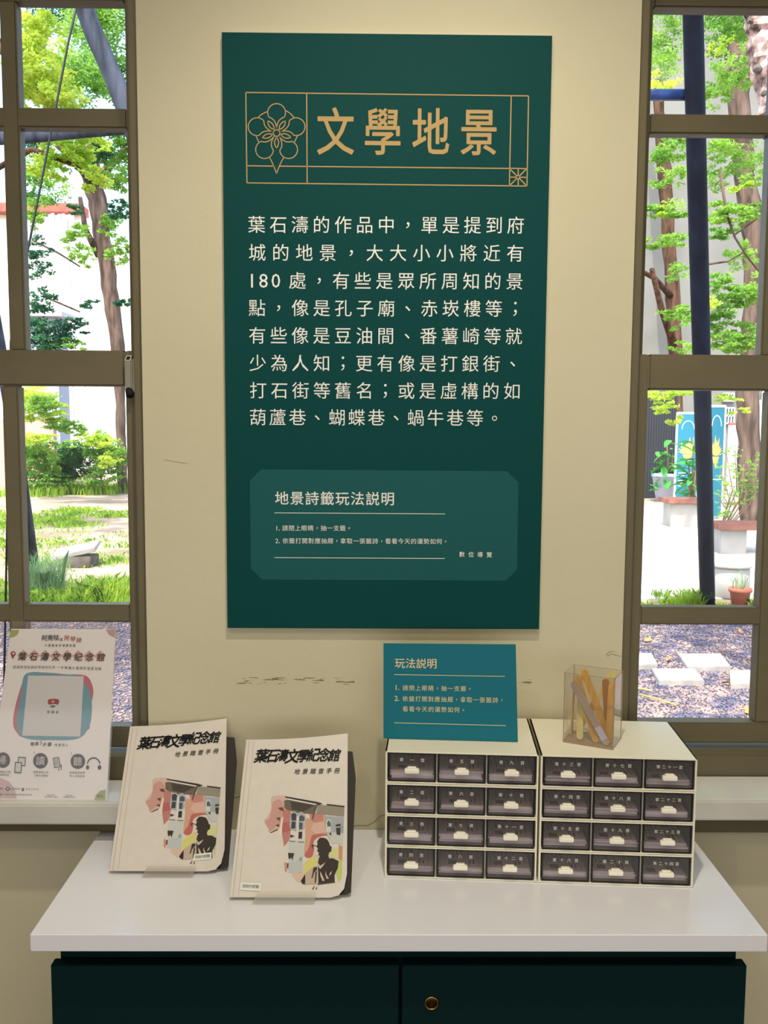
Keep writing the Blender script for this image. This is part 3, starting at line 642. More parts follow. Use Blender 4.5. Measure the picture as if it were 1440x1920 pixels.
def booklet(fr, D, TRpx, label, title, sub, stick_px, stick_txt):
    BL, BR, TL = (Vector(D[k]) for k in ('BL', 'BR', 'TL')); TR = fr.px(*TRpx, 0); N = fr.N
    root = empty('booklet', (BL+BR)/2); tag(root, label, 'booklet'); iv_ = inv_of(root).inverted()
    ab = lambda a, b, h=0: fr.from_ab((a, b), h)
    trab = fr.ab(TR)
    def outline(h, ins=0, bowx=0):
        pts = [ab(0+ins, 0, h), ab(.86, -.002, h), ab(.93, .012, h), ab(.975+bowx, .05, h), ab(.995+bowx, .14, h)]
        n_ = 7
        for k in range(n_+1): s = k/n_; pts.append(ab(.995+bowx + (trab[0]-.995-bowx)*s, .14 + (trab[1]-.14)*s, h))
        for k in range(1, 7): s = k/7; pts.append(ab(trab[0]*(1-s), trab[1] + (1-trab[1])*s - .012*math.sin(math.pi*s), h))
        pts.append(ab(0, 1, h)); return pts
    cv = part(MB().prism(outline(.0), N*-.0006), 'front_cover', M['cover'], root)
    part(MB().prism([ab(.012, .012, -.0009), ab(.93, .014, -.0009), ab(.985, .10, -.0009), ab(trab[0]-.01, trab[1]-.012, -.0009), ab(.01, .985, -.0009)], N*-.006), 'page_block', M['pages'], root)
    part(MB().prism([ab(.0, .02, -.0072), ab(.99, .02, -.0072), ab(1.035, .035, -.0072), ab(1.04, .75, -.0072), ab(1.0, .93, -.0072), ab(.0, .985, -.0072)], N*-.0012), 'shaded_back_cover', M['shaded_back'], root)  # juts out at the right as a painted strip of shadow
    s_ = MB(); seg(s_, fr, ab(.028, .005, .0003), ab(.028, .99, .0003), .0012); seg(s_, fr, ab(.075, .005, .0003), ab(.072, .985, .0003), .0008); childpart(s_, 'fold_line', M['spine'], cv, root)
    # watercolour of a building and a bust, layer over layer
    layers = {}
    for i, (c, pts) in enumerate(ART):
        a = MB(); P = []
        if int(c[:2], 16) >= 0x90 and len(pts) > 6: pts = smooth_poly(pts, 3)
        for x, y in pts:
            q = art_b2(x, y); q = (min(q[0], trab[0] - .001), q[1]); P.append(ab(q[0], q[1], .00032 + i*.000014))
        f_ = a.poly(P)
        me = a.mesh('cover_art'); layers.setdefault(c, []).append(me)
    bm = bmesh.new(); mats = []
    for c, ms in layers.items():
        mats.append(flat(c) if int(c[:2], 16) < 0x70 else flat('%02x%02x%02x' % tuple(int(int(c[q:q+2], 16)*.80 + int('cdbfac'[q:q+2], 16)*.20) for q in (0, 2, 4))))
        for me in ms:
            n0 = len(bm.faces); bm.from_mesh(me); bm.faces.ensure_lookup_table()
            for k in range(n0, len(bm.faces)): bm.faces[k].material_index = len(mats)-1
            bpy.data.meshes.remove(me)
    bmesh.ops.triangulate(bm, faces=bm.faces)
    me = bpy.data.meshes.new('cover_art'); bm.to_mesh(me); bm.free(); me.transform(iv_)
    for m_ in mats: me.materials.append(m_)
    link('cover_art', me, None, cv)
    t = Txt(fr); p0, p1 = fr.px(*title[0], .0013), fr.px(*title[1], .0013)
    rr = random.Random(3)
    for i, ch in enumerate(CAL):
        p = p0.lerp(p1, i/7); t.char(ch, p + fr.V*rr.uniform(-.0012, .0012), .0240*title[2]*rr.uniform(.92, 1.14), .020, shear=.28, sx=.92, rot=.06)
    p0, p1 = fr.px(*sub[0], .0013), fr.px(*sub[1], .0013)
    for i, ch in enumerate(SUB): t.char(ch, p0.lerp(p1, i/5), .0100, .006, shear=.25, rot=.05)
    t.build('title_lettering', M['blackink'], cv, iv_)
    # white sticker with small lettering
    a = MB(); c = [fr.px(*p, .0012) for p in stick_px]; a.prism(c, N*.0002); childpart(a, 'sticker', M['sticker'], cv, root)
    t = Txt(fr); l = (c[0]+c[3])/2; r_ = (c[1]+c[2])/2; t.line('限館內閱覽', l.lerp(r_, .17) + N*.0004, l.lerp(r_, .83) + N*.0004, .0058, 0); t.build('sticker_lettering', flat('2a2826'), cv, iv_)
    return root
L2 = lambda x, y: (200 + x/3, 1330 + y/3)
booklet(b2, B2, (652, 1375), 'beige booklet with black calligraphy title, sticker at its lower left, nearer the drawers', (L2(872, 262), L2(1282, 262), 1.0), (L2(1072, 352), L2(1296, 346)),
        [(450.5, 1669), (488.5, 1671), (490, 1656), (452, 1654)], None)
booklet(b1, B1, (425, 1347), 'beige booklet with black calligraphy title, sticker over its statue, nearest the left window', (L2(215, 190), L2(608, 160), 1.0), (L2(400, 255), L2(615, 236)),
        [(362, 1614.5), (396.5, 1611), (397, 1598.5), (364, 1602)], None)
# acrylic easels holding the booklets
def easel(fr, label, la, lb):
    O = fr.O; w_ = fr.a.length; root = empty('booklet_stand', O + fr.a*.5 - Vector((0, 0, .003))); tag(root, label, 'stand')
    zt = .8008
    P = lambda a, b, h: fr.from_ab((a, b), h)
    part(MB().prism([P(.05, .04, -.0095), P(.98, .04, -.0095), P(1.06, .86, -.0095), P(.12, .86, -.0095)], fr.N*-.002), 'back_plate', M['acrylic'], root)
    a = P(la, 0, 0); b = P(lb, 0, 0); y0 = a.y - .010
    part(MB().prism([Vector((a.x, y0, zt)), Vector((b.x, y0, zt)), Vector((b.x, a.y+.012, zt)), Vector((a.x, a.y+.012, zt))], (0, 0, .0018)), 'ledge', M['acrylic'], root)
    fp = fr.N * .0045; u = fr.V*.016
    a2 = Vector((a.x, y0, zt)); b2_ = Vector((b.x, y0, zt))
    part(MB().prism([a2, b2_, b2_ + fr.V*.017 + Vector((.004, 0, 0)), a2 + fr.V*.017 + Vector((.006, 0, 0))], (0, -.0016, 0)), 'lip', clear('acrylic lip', (.93, .92, .9), 1.49, .05, haze=.16, hazecol=(.8, .76, .68)), root)
    m0 = P(.5, .62, -.0115); 
    part(MB().prism([m0 - fr.U*.02, m0 + fr.U*.02, Vector((m0.x+.02, min(m0.y+.09, -.005), zt)), Vector((m0.x-.02, min(m0.y+.09, -.005), zt))], (0, .002, 0)), 'support_leg', M['acrylic'], root)
easel(b2, 'clear acrylic stand holding the booklet nearer the drawers', .20, .72)
easel(b1, 'clear acrylic stand holding the booklet nearest the left window', .30, .74)

# ------------------------------------------------------------------ handout in acrylic stand on the left sill
hb = -.055; zh = .8790
HBL = Vector((-.7128, hb, zh)); HBR = Vector((-.498, hb, zh)); HTL = at(21, 1179, .018); hf = Frame(HBL, HBR, HTL); HTR = hf.px(217, 1180, 0); HTL = hf.px(21, 1179, 0)
ho = empty('handout_sheet', (HBL+HBR)/2); tag(ho, 'A4 guide sheet with white square and blue blob standing on the left window sill', 'sheet'); hin = inv_of(ho).inverted()
sh = part(MB().prism([HBL, HBR, HTR, HTL], -hf.N*.0004), 'paper', M['paper'], ho)
def qh(x, y, h=.0003): return hf.px(x/5.4875, 1170 + y/5.4875, h)
_hl = [0.0003]
def hp(c, pts, name='print'):
    _hl[0] += .00004
    a = MB(); a.poly([qh(x, y, _hl[0]) for x, y in pts]); bmesh.ops.triangulate(a.bm, faces=a.bm.faces); return a, c
def hprint(name, items):
    bm = bmesh.new(); mats = []; 
    for c, pts in items:
        _hl[0] += .00002; vs = [bm.verts.new(qh(x, y, _hl[0])) for x, y in pts]; f_ = bm.faces.new(vs); m_ = flat(c)
        if m_ not in mats: mats.append(m_)
        f_.material_index = mats.index(m_)
    bmesh.ops.triangulate(bm, faces=bm.faces); me = bpy.data.meshes.new(name); bm.to_mesh(me); bm.free(); me.transform(hin)
    for m_ in mats: me.materials.append(m_)
    return link(name, me, None, ho)
def circ(cx, cy, rx, ry=None, n=28, a0=0, a1=360): ry = ry or rx; return [(cx+rx*math.cos(R(a0+(a1-a0)*k/n)), cy+ry*math.sin(R(a0+(a1-a0)*k/n))) for k in range(n + (0 if a1-a0 == 360 else 1))]
items = [('aab06a', [(118, 60)] + circ(118, 60, 78, 78, 8, 0, 100) + [(85, 140)]), ('c89aa0', [(1188, 56), (1182, 142), (1120, 110), (1090, 56)]),
         ('d8b9b8', [(-120, 1600), (0, 1580), (90, 1620), (150, 1690), (175, 1795), (-130, 1795)]), ('a9b078', [(1085, 1810), (970, 1810), (985, 1760), (1030, 1715), (1088, 1705)])]
items += [('c8697f', smooth_poly([(250, 560), (330, 500), (560, 505), (700, 520), (860, 525), (930, 580), (960, 720), (900, 960), (880, 1100), (300, 1170), (170, 1110), (135, 1000), (170, 800)])),
          ('6f9fb0', smooth_poly([(245, 540), (330, 495), (500, 505), (700, 520), (800, 525), (880, 620), (935, 720), (945, 900), (915, 1060), (800, 1180), (500, 1195), (280, 1180), (190, 1110), (175, 950), (220, 700)])),
          ('d8d4d6', [(290, 530), (862, 537), (826, 1158), (230, 1148)])]
items += [('a0333c', smooth_poly([(496, 780), (550, 770), (606, 778), (600, 830), (560, 822), (500, 828)], 3)), ('e0b8b0', circ(545, 798, 14, 10)), ('4f7270', [(515, 842), (560, 832), (575, 848), (545, 862), (520, 858)])]
for i in range(8): cx = 240 + i*113; items.append(('d2a8a0', [(cx, 262+i), (cx+58, 322+i), (cx-6, 385+i), (cx-60, 325+i)]))
items += [('a8322c', [(130, 362)] + circ(137, 306, 27, 27, 20, 160, 380)), ('e6d6d2', circ(140, 303, 11))]
items += [('4a3a40', circ(32, 1400, 74, 80)), ('3a3444', circ(418, 1407, 76, 80)), ('4c3c3e', circ(802, 1413, 75, 78))]
items += [('22244a', [(188, 1365), (268, 1370), (262, 1462), (180, 1458)]), ('d8d2ce', [(196, 1375), (260, 1380), (254, 1452), (190, 1448)]),
          ('22244a', [(156, 1418), (228, 1422), (222, 1535), (148, 1532)]), ('d8d2ce', [(164, 1428), (220, 1431), (214, 1524), (158, 1522)]),
          ('22244a', [(546, 1378), (608, 1368), (625, 1470), (560, 1482)]), ('d8d2ce', [(554, 1386), (602, 1378), (616, 1464), (566, 1473)]),
          ('22244a', [(600, 1480), (606, 1478), (612, 1508), (604, 1510)]), ('22244a', [(628, 1440), (636, 1445), (634, 1500), (626, 1500)])]
for k in range(6): items.append(('5a5a78', [(562, 1396+k*12), (600, 1390+k*12), (602, 1394+k*12), (564, 1400+k*12)]))
# headset pictogram
items += [('2c2440', circ(965, 1450, 72, 80, 16, 190, 350) + circ(965, 1450, 60, 66, 16, 350, 190)), ('2c2440', circ(1025, 1475, 18, 24)), ('2c2440', circ(903, 1475, 16, 22))]
items += [('2a3f96', [(56, 1695), (82, 1670), (110, 1695), (82, 1722)]), ('e0dada', circ(83, 1695, 9)), ('a04038', [(220, 1690), (252, 1684), (240, 1705)]), ('2a2430', [(226, 1705), (248, 1700), (250, 1716), (224, 1718)])]
hprint('printed_graphics', items)
def ht(name, specs, mat):
    t = Txt(hf); hh = _hl[0] + .0002
    for s_, x0, y0, x1, y1, em, bold, sh_ in specs: t.line(s_, qh(x0, y0, hh), qh(x1, y1, hh), em*.88, bold*(.7 if em > .008 else 0), shear=sh_)
    t.build(name, mat, ho, hin)
ht('title_text', [('葉石濤文學紀念館', 232, 335, 1040, 343, .0178, .014, .12)], flat('3a1a1c'))
ht('black_text', [('阿亮牯', 460, 145, 580, 140, .0128, .014, .05), ('與', 632, 160, 633, 160, .0075, .008, 0), ('大臺南客家尋寶旅遊', 475, 220, 765, 222, .0060, .014, .1),
                  ('簡單', 335, 1235, 382, 1232, .0082, .014, .1), ('步驟', 462, 1240, 512, 1238, .0085, .014, .1), ('快速加入', 578, 1243, 690, 1245, .0064, .014, .1),
                  ('2.', 355, 1322, 375, 1326, .0055, .008, 0), ('3.', 735, 1330, 752, 1345, .0055, .008, 0), ('個講客', 500, 905, 590, 907, .0064, .008, 0)], flat('1c1a1c'))
ht('orange_text', [('阿琴妹', 690, 145, 815, 165, .0118, .008, .05), ('3', 422, 1222, 422, 1222, .0105, .008, 0)], flat('b0502c'))
ht('grey_text', [('透過阿亮牯與阿琴妹的巧手', 150, 443, 555, 446, .0066, 0, -.12), ('一手掌握大臺南的客家足跡', 605, 447, 1030, 460, .0066, 0, -.12),
                 ('掃描QR碼', 10, 1520, 100, 1522, .0048, 0, 0), ('解鎖景點', 10, 1552, 85, 1553, .0048, 0, 0), ('觀看景點介紹', 358, 1522, 488, 1525, .0048, 0, 0), ('了解在地實貌', 358, 1558, 485, 1560, .0048, 0, 0),
                 ('收聽語音導覽', 730, 1528, 865, 1530, .0048, 0, 0), ('深入遊旅故事', 730, 1562, 862, 1565, .0048, 0, 0),
                 ('指導單位', -20, 1693, 30, 1693, .0045, 0, 0), ('主辦單位', -20, 1752, 28, 1752, .0045, 0, 0), ('客家委員會', 125, 1695, 200, 1696, .0036, .014, 0), ('臺南市政府', 275, 1697, 390, 1698, .0036, .014, 0),
                 ('臺南市政府客家事務委員會', 65, 1753, 320, 1756, .0038, .014, 0), ('歡迎加好友', 495, 1760, 560, 1761, .0030, .008, 0), ('臺南客家文化會館', 470, 1778, 590, 1780, .0030, .008, 0), ('粉絲專頁', 685, 1762, 740, 1763, .0030, .008, 0), ('臺南客家文化會館', 660, 1780, 770, 1782, .0030, .008, 0), ('廣告', 1015, 1770, 1050, 1771, .0058, 0, 0)], flat('5a5450'))
ht('circle_text', [('掃', 20, 1400, 20, 1400, .0190, 0, 0), ('讀', 418, 1408, 418, 1408, .0190, 0, 0), ('聽', 802, 1414, 802, 1414, .0190, 0, 0)], flat('e0dad6'))
hs = empty('handout_stand', (HBL+HBR)/2 + Vector((0, .004, -.001))); tag(hs, 'clear acrylic stand around the guide sheet on left window sill', 'stand')
part(MB().prism([HBL - hf.U*.002, HBR + hf.U*.003, HTR + hf.U*.003 + hf.V*.014, HTL + hf.U*.001 + hf.V*.014], -hf.N*.0018).__class__ and MB().prism([p - hf.N*.0008 for p in (HBL - hf.U*.002, HBR + hf.U*.003, HTR + hf.U*.003 + hf.V*.014, HTL + hf.U*.001 + hf.V*.014)], -hf.N*.0018), 'back_plate', M['acrylic'], hs)
part(MB().prism([p + hf.N*.0022 for p in (HBL - hf.U*.002, HBR + hf.U*.003, HTR + hf.U*.003, HTL + hf.U*.001)], hf.N*.0014), 'front_plate', clear('front acrylic', (.97, .965, .96), 1.49, .06, haze=.03), hs)
part(MB().box((HBL.x-.002, hb-.004, zh-.0022), (HBR.x+.003, hb+.020, zh-.0006)), 'foot', M['acrylic'], hs)

#OUTDOOR
# ------------------------------------------------------------------ garden outside
GZ = -.40
M.update(
    soil=pm('sandy garden soil', 'a39280', .95, .1, col2='7a6c5a', vscale=.9, bump=.5, bscale=14),
    gravelbed=pm('gravel bed', '4c4a54', .95, .1, col2='7d6c64', vscale=40, bump=.8, bscale=60),
    pebble=pm('blue grey pebbles', '4b5066', .8, .2, col2='9c867c', vscale=9),
    paving=pm('pale path concrete', 'c9c4ba', .9, .1, col2='b5ab9c', vscale=1.2),
    slab=pm('stepping slab concrete', 'a8a29c', .9, .1, col2='8f8983', vscale=5, bump=.3, bscale=40),
    bark=pm('brown bark', '5f4636', .95, .1, col2='35271f', vscale=3, bump=.8, bscale=12, stretch=(3, 3, .6)),
    barkgrey=pm('grey brown bark', '6e5b50', .95, .1, col2='41362f', vscale=3, bump=.8, bscale=12, stretch=(3, 3, .6)),
    barkpink=pm('flaking pinkish bark', 'e0beb2', .95, .1, col2='4a3834', vscale=13, bump=1, bscale=20),
    darkpost=pm('tarred dark post', '141b2c', .7, .2, col2='0a0e1a', vscale=4, bump=.08, bscale=8, stretch=(3, 3, .4)),
    wrap=pm('blue wrapped bar', '2c4a86', .5, .4, col2='1c3260', vscale=8),
    greypost=pm('weathered grey log', '4c505c', .8, .2, col2='22272f', vscale=3, bump=.4, bscale=20, stretch=(4, 4, .5)),
    wire=pm('dark wire', '14161a', .6), rooft=pm('red roof tiles', 'b0574a', .8, var=.2, vscale=6),
    whitewall=pm('white house wall', 'e8e8e4', .9), beigewall=pm('beige building wall', '7a7972', .9, col2='6b6b65', vscale=.5),
    corr=pm('pale corrugated sheet', 'c4bccb', .7), darkfence=pm('dark slatted fence', '23262c', .8), winglass=pm('dark far window', '3a3d40', .3),
    teal=pm('teal banner print', '1d6f84', .6), orange=pm('orange banner drawing', 'd9a25a', .6), whiteb=pm('white display board', 'd3d7dc', .6),
    benchtop=pm('brown bench top', '8a5a48', .7, col2='6e463a', vscale=4), conc=pm('grey concrete', '9b9790', .9, col2='8a867f', vscale=3),
    terracotta=pm('terracotta', 'b5644e', .8), potlight=pm('pale blue pot', 'b4bcd6', .6), slate=pm('weathered slab', '6a6056', .9, col2='463e38', vscale=6),
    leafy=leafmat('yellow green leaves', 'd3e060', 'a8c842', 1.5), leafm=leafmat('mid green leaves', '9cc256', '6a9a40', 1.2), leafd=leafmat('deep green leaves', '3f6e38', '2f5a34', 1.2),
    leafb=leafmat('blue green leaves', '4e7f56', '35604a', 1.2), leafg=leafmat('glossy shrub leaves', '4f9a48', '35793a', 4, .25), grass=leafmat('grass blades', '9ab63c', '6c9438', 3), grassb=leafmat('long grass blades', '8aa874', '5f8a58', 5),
    dryleaf=pm('dry orange leaf', 'c27a42', .8), twig=pm('yellow twig', 'c4ac58', .7), stem=pm('thin brown stem', '8a6a52', .9), tank=pm('grey box canopy', '9aa0b0', .8),
)
tag(MB().box((-45, 8.3, GZ-.3), (45, 60, GZ)).build('ground', M['soil']), kind='structure')
tag(MB().box((-45, .2, GZ-.3), (45, 8.3, GZ)).build('gravel_bed', M['gravelbed']), kind='structure')
tag(MB().box((2.2, 8.75, GZ), (14, 21, GZ+.012)).build('path', M['paving']), kind='structure')
def mesh_np(name, V, Fq, mat, parent=None, inv=None):
    me = bpy.data.meshes.new(name)
    if inv is not None: V = V - np.array(inv)
    n, k = Fq.shape; me.vertices.add(len(V)); me.vertices.foreach_set('co', V.astype(np.float32).ravel())
    me.loops.add(n*k); me.loops.foreach_set('vertex_index', Fq.astype(np.int32).ravel())
    me.polygons.add(n); me.polygons.foreach_set('loop_start', np.arange(0, n*k, k, dtype=np.int32)); me.update(calc_edges=True); me.validate()
    return link(name, me, mat, parent)
def leaves(cl, size, flatness=.5, asp=.5, dens=3.6):
    """cl: list of (centre, rx, ry, rz, n); folded diamond leaves"""
    P = []
    for c, rx, ry, rz, n in cl:
        n = int(n * dens)
        d = rng.normal(size=(n, 3)); d /= np.linalg.norm(d, axis=1)[:, None]; r = rng.random(n) ** .45
        # gather into sprays
        ns = max(4, n // 34); sc = rng.normal(size=(ns, 3)); sc /= np.linalg.norm(sc, axis=1)[:, None]; sc *= (rng.random(ns) ** .4)[:, None]
        q = sc[rng.integers(0, ns, n)] + d * r[:, None] * np.array([.34, .34, .20]); P.append(np.array(c) + q * [rx, ry, rz])
    P = np.concatenate(P); n = len(P)
    a = rng.normal(size=(n, 3)) * [1, 1, flatness]; a /= np.linalg.norm(a, axis=1)[:, None]
    b = np.cross(a, rng.normal(size=(n, 3)) * [.5, .5, 1] + [0, -.4, 0]); b /= np.linalg.norm(b, axis=1)[:, None] + 1e-9
    s = size * (.6 + .8 * rng.random((n, 1)))
    V = np.stack([P - a*s*.5, P + b*s*asp*.5, P + a*s*.5, P - b*s*asp*.5], 1).reshape(-1, 3)
    return V, np.arange(4*n).reshape(n, 4)
def cl(px, py, y, w, h, n, ry=None): 
    c = at(px, py, y); k = (y - CAM.y) / F; rx = w*k/2; rz = h*k/2; return (tuple(c), rx, ry if ry else max(.35, (rx+rz)*.45), rz, n)
def tree(name, label, trunk_px, mat, fol, branches=(), cat='tree', group='garden trees beyond the windows', rootz=GZ):
    """trunk_px: (px, py, y, half width px); last point is the foot"""
    pts = [at(u, v, y) for u, v, y, _ in trunk_px]; rad = [r_*(y - CAM.y)/F for _, _, y, r_ in trunk_px]
    foot = pts[-1]; base = Vector((foot.x, foot.y, rootz)); pts.append(base); rad.append(rad[-1]*1.25)
    root = empty(name, base); tag(root, label, cat, group)
    up = pts[0] - pts[1]; pts.insert(0, pts[0] + up.normalized()*1.2); rad.insert(0, rad[0]*.8)
    P = []; Q = []
    for i in range(len(pts)-1):
        for k in range(4): s = k/4; P.append(pts[i].lerp(pts[i+1], s) + Vector((prng(-1, 1), prng(-1, 1), 0))*rad[i]*.12); Q.append((rad[i]*(1-s)+rad[i+1]*s)*prng(.92, 1.08))
    P.append(pts[-1]); Q.append(rad[-1])
    part(MB().tube(P, Q, 12), 'trunk', mat, root, True)
    for br in branches:
        bp_ = [at(u, v, y) for u, v, y in br[0]]; part(MB().tube(bp_, [br[1]*(1-.6*i/len(bp_)) for i in range(len(bp_))], 7), 'branch', mat, root, True)
    for cs_, size, m_ in fol:
        V, Q_ = leaves(cs_, size); o = mesh_np('foliage', V, Q_, m_, root, base); o['kind'] = 'stuff'
    return root

# --- right window: slender tree, large tree, flaking trunk
tree('slender_tree', 'slender brown tree left of the dark post outside right window',
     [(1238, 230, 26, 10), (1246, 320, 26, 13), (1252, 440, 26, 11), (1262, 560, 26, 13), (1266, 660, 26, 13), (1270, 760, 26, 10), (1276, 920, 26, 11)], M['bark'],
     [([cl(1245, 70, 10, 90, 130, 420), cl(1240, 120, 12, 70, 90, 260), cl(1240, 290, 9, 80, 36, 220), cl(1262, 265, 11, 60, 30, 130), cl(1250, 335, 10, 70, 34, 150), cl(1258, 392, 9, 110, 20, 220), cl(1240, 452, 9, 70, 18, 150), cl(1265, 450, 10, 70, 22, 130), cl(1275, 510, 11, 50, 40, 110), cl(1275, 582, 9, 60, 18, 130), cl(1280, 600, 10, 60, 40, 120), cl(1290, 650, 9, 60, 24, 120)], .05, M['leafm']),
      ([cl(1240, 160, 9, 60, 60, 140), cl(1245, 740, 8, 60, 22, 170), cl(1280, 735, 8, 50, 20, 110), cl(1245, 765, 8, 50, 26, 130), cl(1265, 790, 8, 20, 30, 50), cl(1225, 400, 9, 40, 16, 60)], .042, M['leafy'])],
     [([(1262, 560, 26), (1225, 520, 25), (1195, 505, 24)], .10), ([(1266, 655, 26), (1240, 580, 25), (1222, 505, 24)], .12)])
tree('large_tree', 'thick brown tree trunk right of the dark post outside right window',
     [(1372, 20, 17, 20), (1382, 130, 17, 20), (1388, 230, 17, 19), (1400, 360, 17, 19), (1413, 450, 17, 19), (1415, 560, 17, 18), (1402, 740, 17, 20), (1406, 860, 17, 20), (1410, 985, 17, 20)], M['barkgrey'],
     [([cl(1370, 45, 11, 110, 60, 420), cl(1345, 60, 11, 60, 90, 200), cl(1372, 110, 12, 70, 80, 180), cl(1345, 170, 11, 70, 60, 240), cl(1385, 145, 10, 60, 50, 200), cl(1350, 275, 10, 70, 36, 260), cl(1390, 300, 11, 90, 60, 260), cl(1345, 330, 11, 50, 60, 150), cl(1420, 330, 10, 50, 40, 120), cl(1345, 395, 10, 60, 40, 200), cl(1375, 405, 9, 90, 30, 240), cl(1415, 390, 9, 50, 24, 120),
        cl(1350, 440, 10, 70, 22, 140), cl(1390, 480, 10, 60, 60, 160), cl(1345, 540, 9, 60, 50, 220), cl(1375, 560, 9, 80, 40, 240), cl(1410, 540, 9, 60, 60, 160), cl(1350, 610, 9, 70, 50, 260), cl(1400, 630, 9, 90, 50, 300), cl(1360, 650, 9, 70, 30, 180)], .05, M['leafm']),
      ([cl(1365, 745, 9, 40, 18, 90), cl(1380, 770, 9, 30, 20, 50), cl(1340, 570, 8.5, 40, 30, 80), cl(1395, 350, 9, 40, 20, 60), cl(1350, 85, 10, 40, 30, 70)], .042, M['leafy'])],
     [([(1350, 320, 9), (1362, 400, 9), (1378, 445, 9), (1400, 480, 9), (1432, 520, 9)], .018), ([(1330, 495, 9), (1365, 490, 9), (1400, 470, 9)], .014), ([(1378, 440, 9), (1420, 410, 9)], .010), ([(1355, 150, 13), (1372, 110, 14)], .08)])
pts = [at(u, v, 4.6) for u, v in ((1408, -130), (1424, 20), (1436, 110), (1452, 210), (1480, 340), (1530, 700))]; foot = Vector((pts[-1].x + .35, 4.7, GZ)); pts.append(foot)
ft = empty('flaking_tree', foot); tag(ft, 'tree trunk with flaking pinkish bark at upper right of right window', 'tree')
m_ = MB(); P = []; Q = []
for i in range(len(pts)-1):
    for k in range(8): s = k/8; P.append(pts[i].lerp(pts[i+1], s)); Q.append(.098*prng(.85, 1.15))
m_.tube(P, Q, 16)
for v in m_.bm.verts: v.co += Vector((prng(-1, 1), prng(-1, 1), prng(-1, 1)))*.013
part(m_, 'trunk', M['barkpink'], ft)
for u, v, r_ in ((1420, 130, .030), (1406, 38, .022), (1432, 175, .02)):
    c = at(u, v, 4.52); k = MB(); bmesh.ops.create_icosphere(k.bm, subdivisions=2, radius=r_, matrix=Matrix.Translation(c))
    for q in k.bm.verts: q.co += Vector((prng(-1, 1), prng(-1, 1), prng(-1, 1)))*.005
    part(k, 'burl', M['slate'], ft)
# dark prop post with blue wrapped cross bar
pb = atz(1327, 1145, GZ)
pr = empty('prop_post', pb); tag(pr, 'tall dark tarred prop post in front of right window garden', 'post')
tp = at(1299, 15, 5.9); up = (tp - pb)
part(MB().tube([pb, pb + up*.33, pb + up*.66, tp, tp + up*.25], [.078, .080, .083, .080, .080], 18), 'post', M['darkpost'], pr, True)
c = at(1292, 178, 6.2); part(MB().tube([c, at(1215, 178, 6.2), at(1150, 180, 6.2)], .046, 14), 'cross_bar', M['wrap'], pr, True)
for v in (162, 194): c = at(1287, v, 6.15)
# background building, fence
bb = empty('beige_building', (14, 27, GZ)); tag(bb, 'pale beige building filling the background of right window', 'building')
part(MB().box((8.0, 27, GZ), (30, 33, 16)), 'wall', M['beigewall'], bb)
for i, (u0, v0, u1, v1) in enumerate(((1354, 738, 1374, 752), (1354, 765, 1374, 794), (1428, 735, 1440, 750))):
    a = at(u0, v0, 26.98); b = at(u1, v1, 26.98); fr_ = part(MB().box((a.x, 26.93, b.z), (b.x, 27.0, a.z)), 'window', M['winglass'], bb)
    g = MB()
    for k in range(5): x = a.x + (b.x-a.x)*k/4; g.box((x-.02, 26.88, b.z), (x+.02, 26.92, a.z))
    for z in (a.z, (a.z+b.z)/2, b.z): g.box((a.x, 26.88, z-.02), (b.x, 26.92, z+.02))
    childpart(g, 'grille', M['whiteb'], fr_, bb)
fe = empty('dark_fence', atz(1235, 905, GZ)); a = at(1195, 740, 24); b = at(1272, 740, 24); tag(fe, 'dark slatted fence behind the potted shrub', 'fence')
n_ = 16
for k in range(n_):
    x = a.x + (b.x-a.x)*k/n_; part(MB().box((x, 24, GZ), (x + (b.x-a.x)/n_*.82, 24.05, a.z + prng(-.02, .02))), 'slat', M['darkfence'], fe)
for z in (.1, 1.2): part(MB().box((a.x, 24.05, z), (b.x, 24.10, z+.1)), 'rail', M['darkfence'], fe)
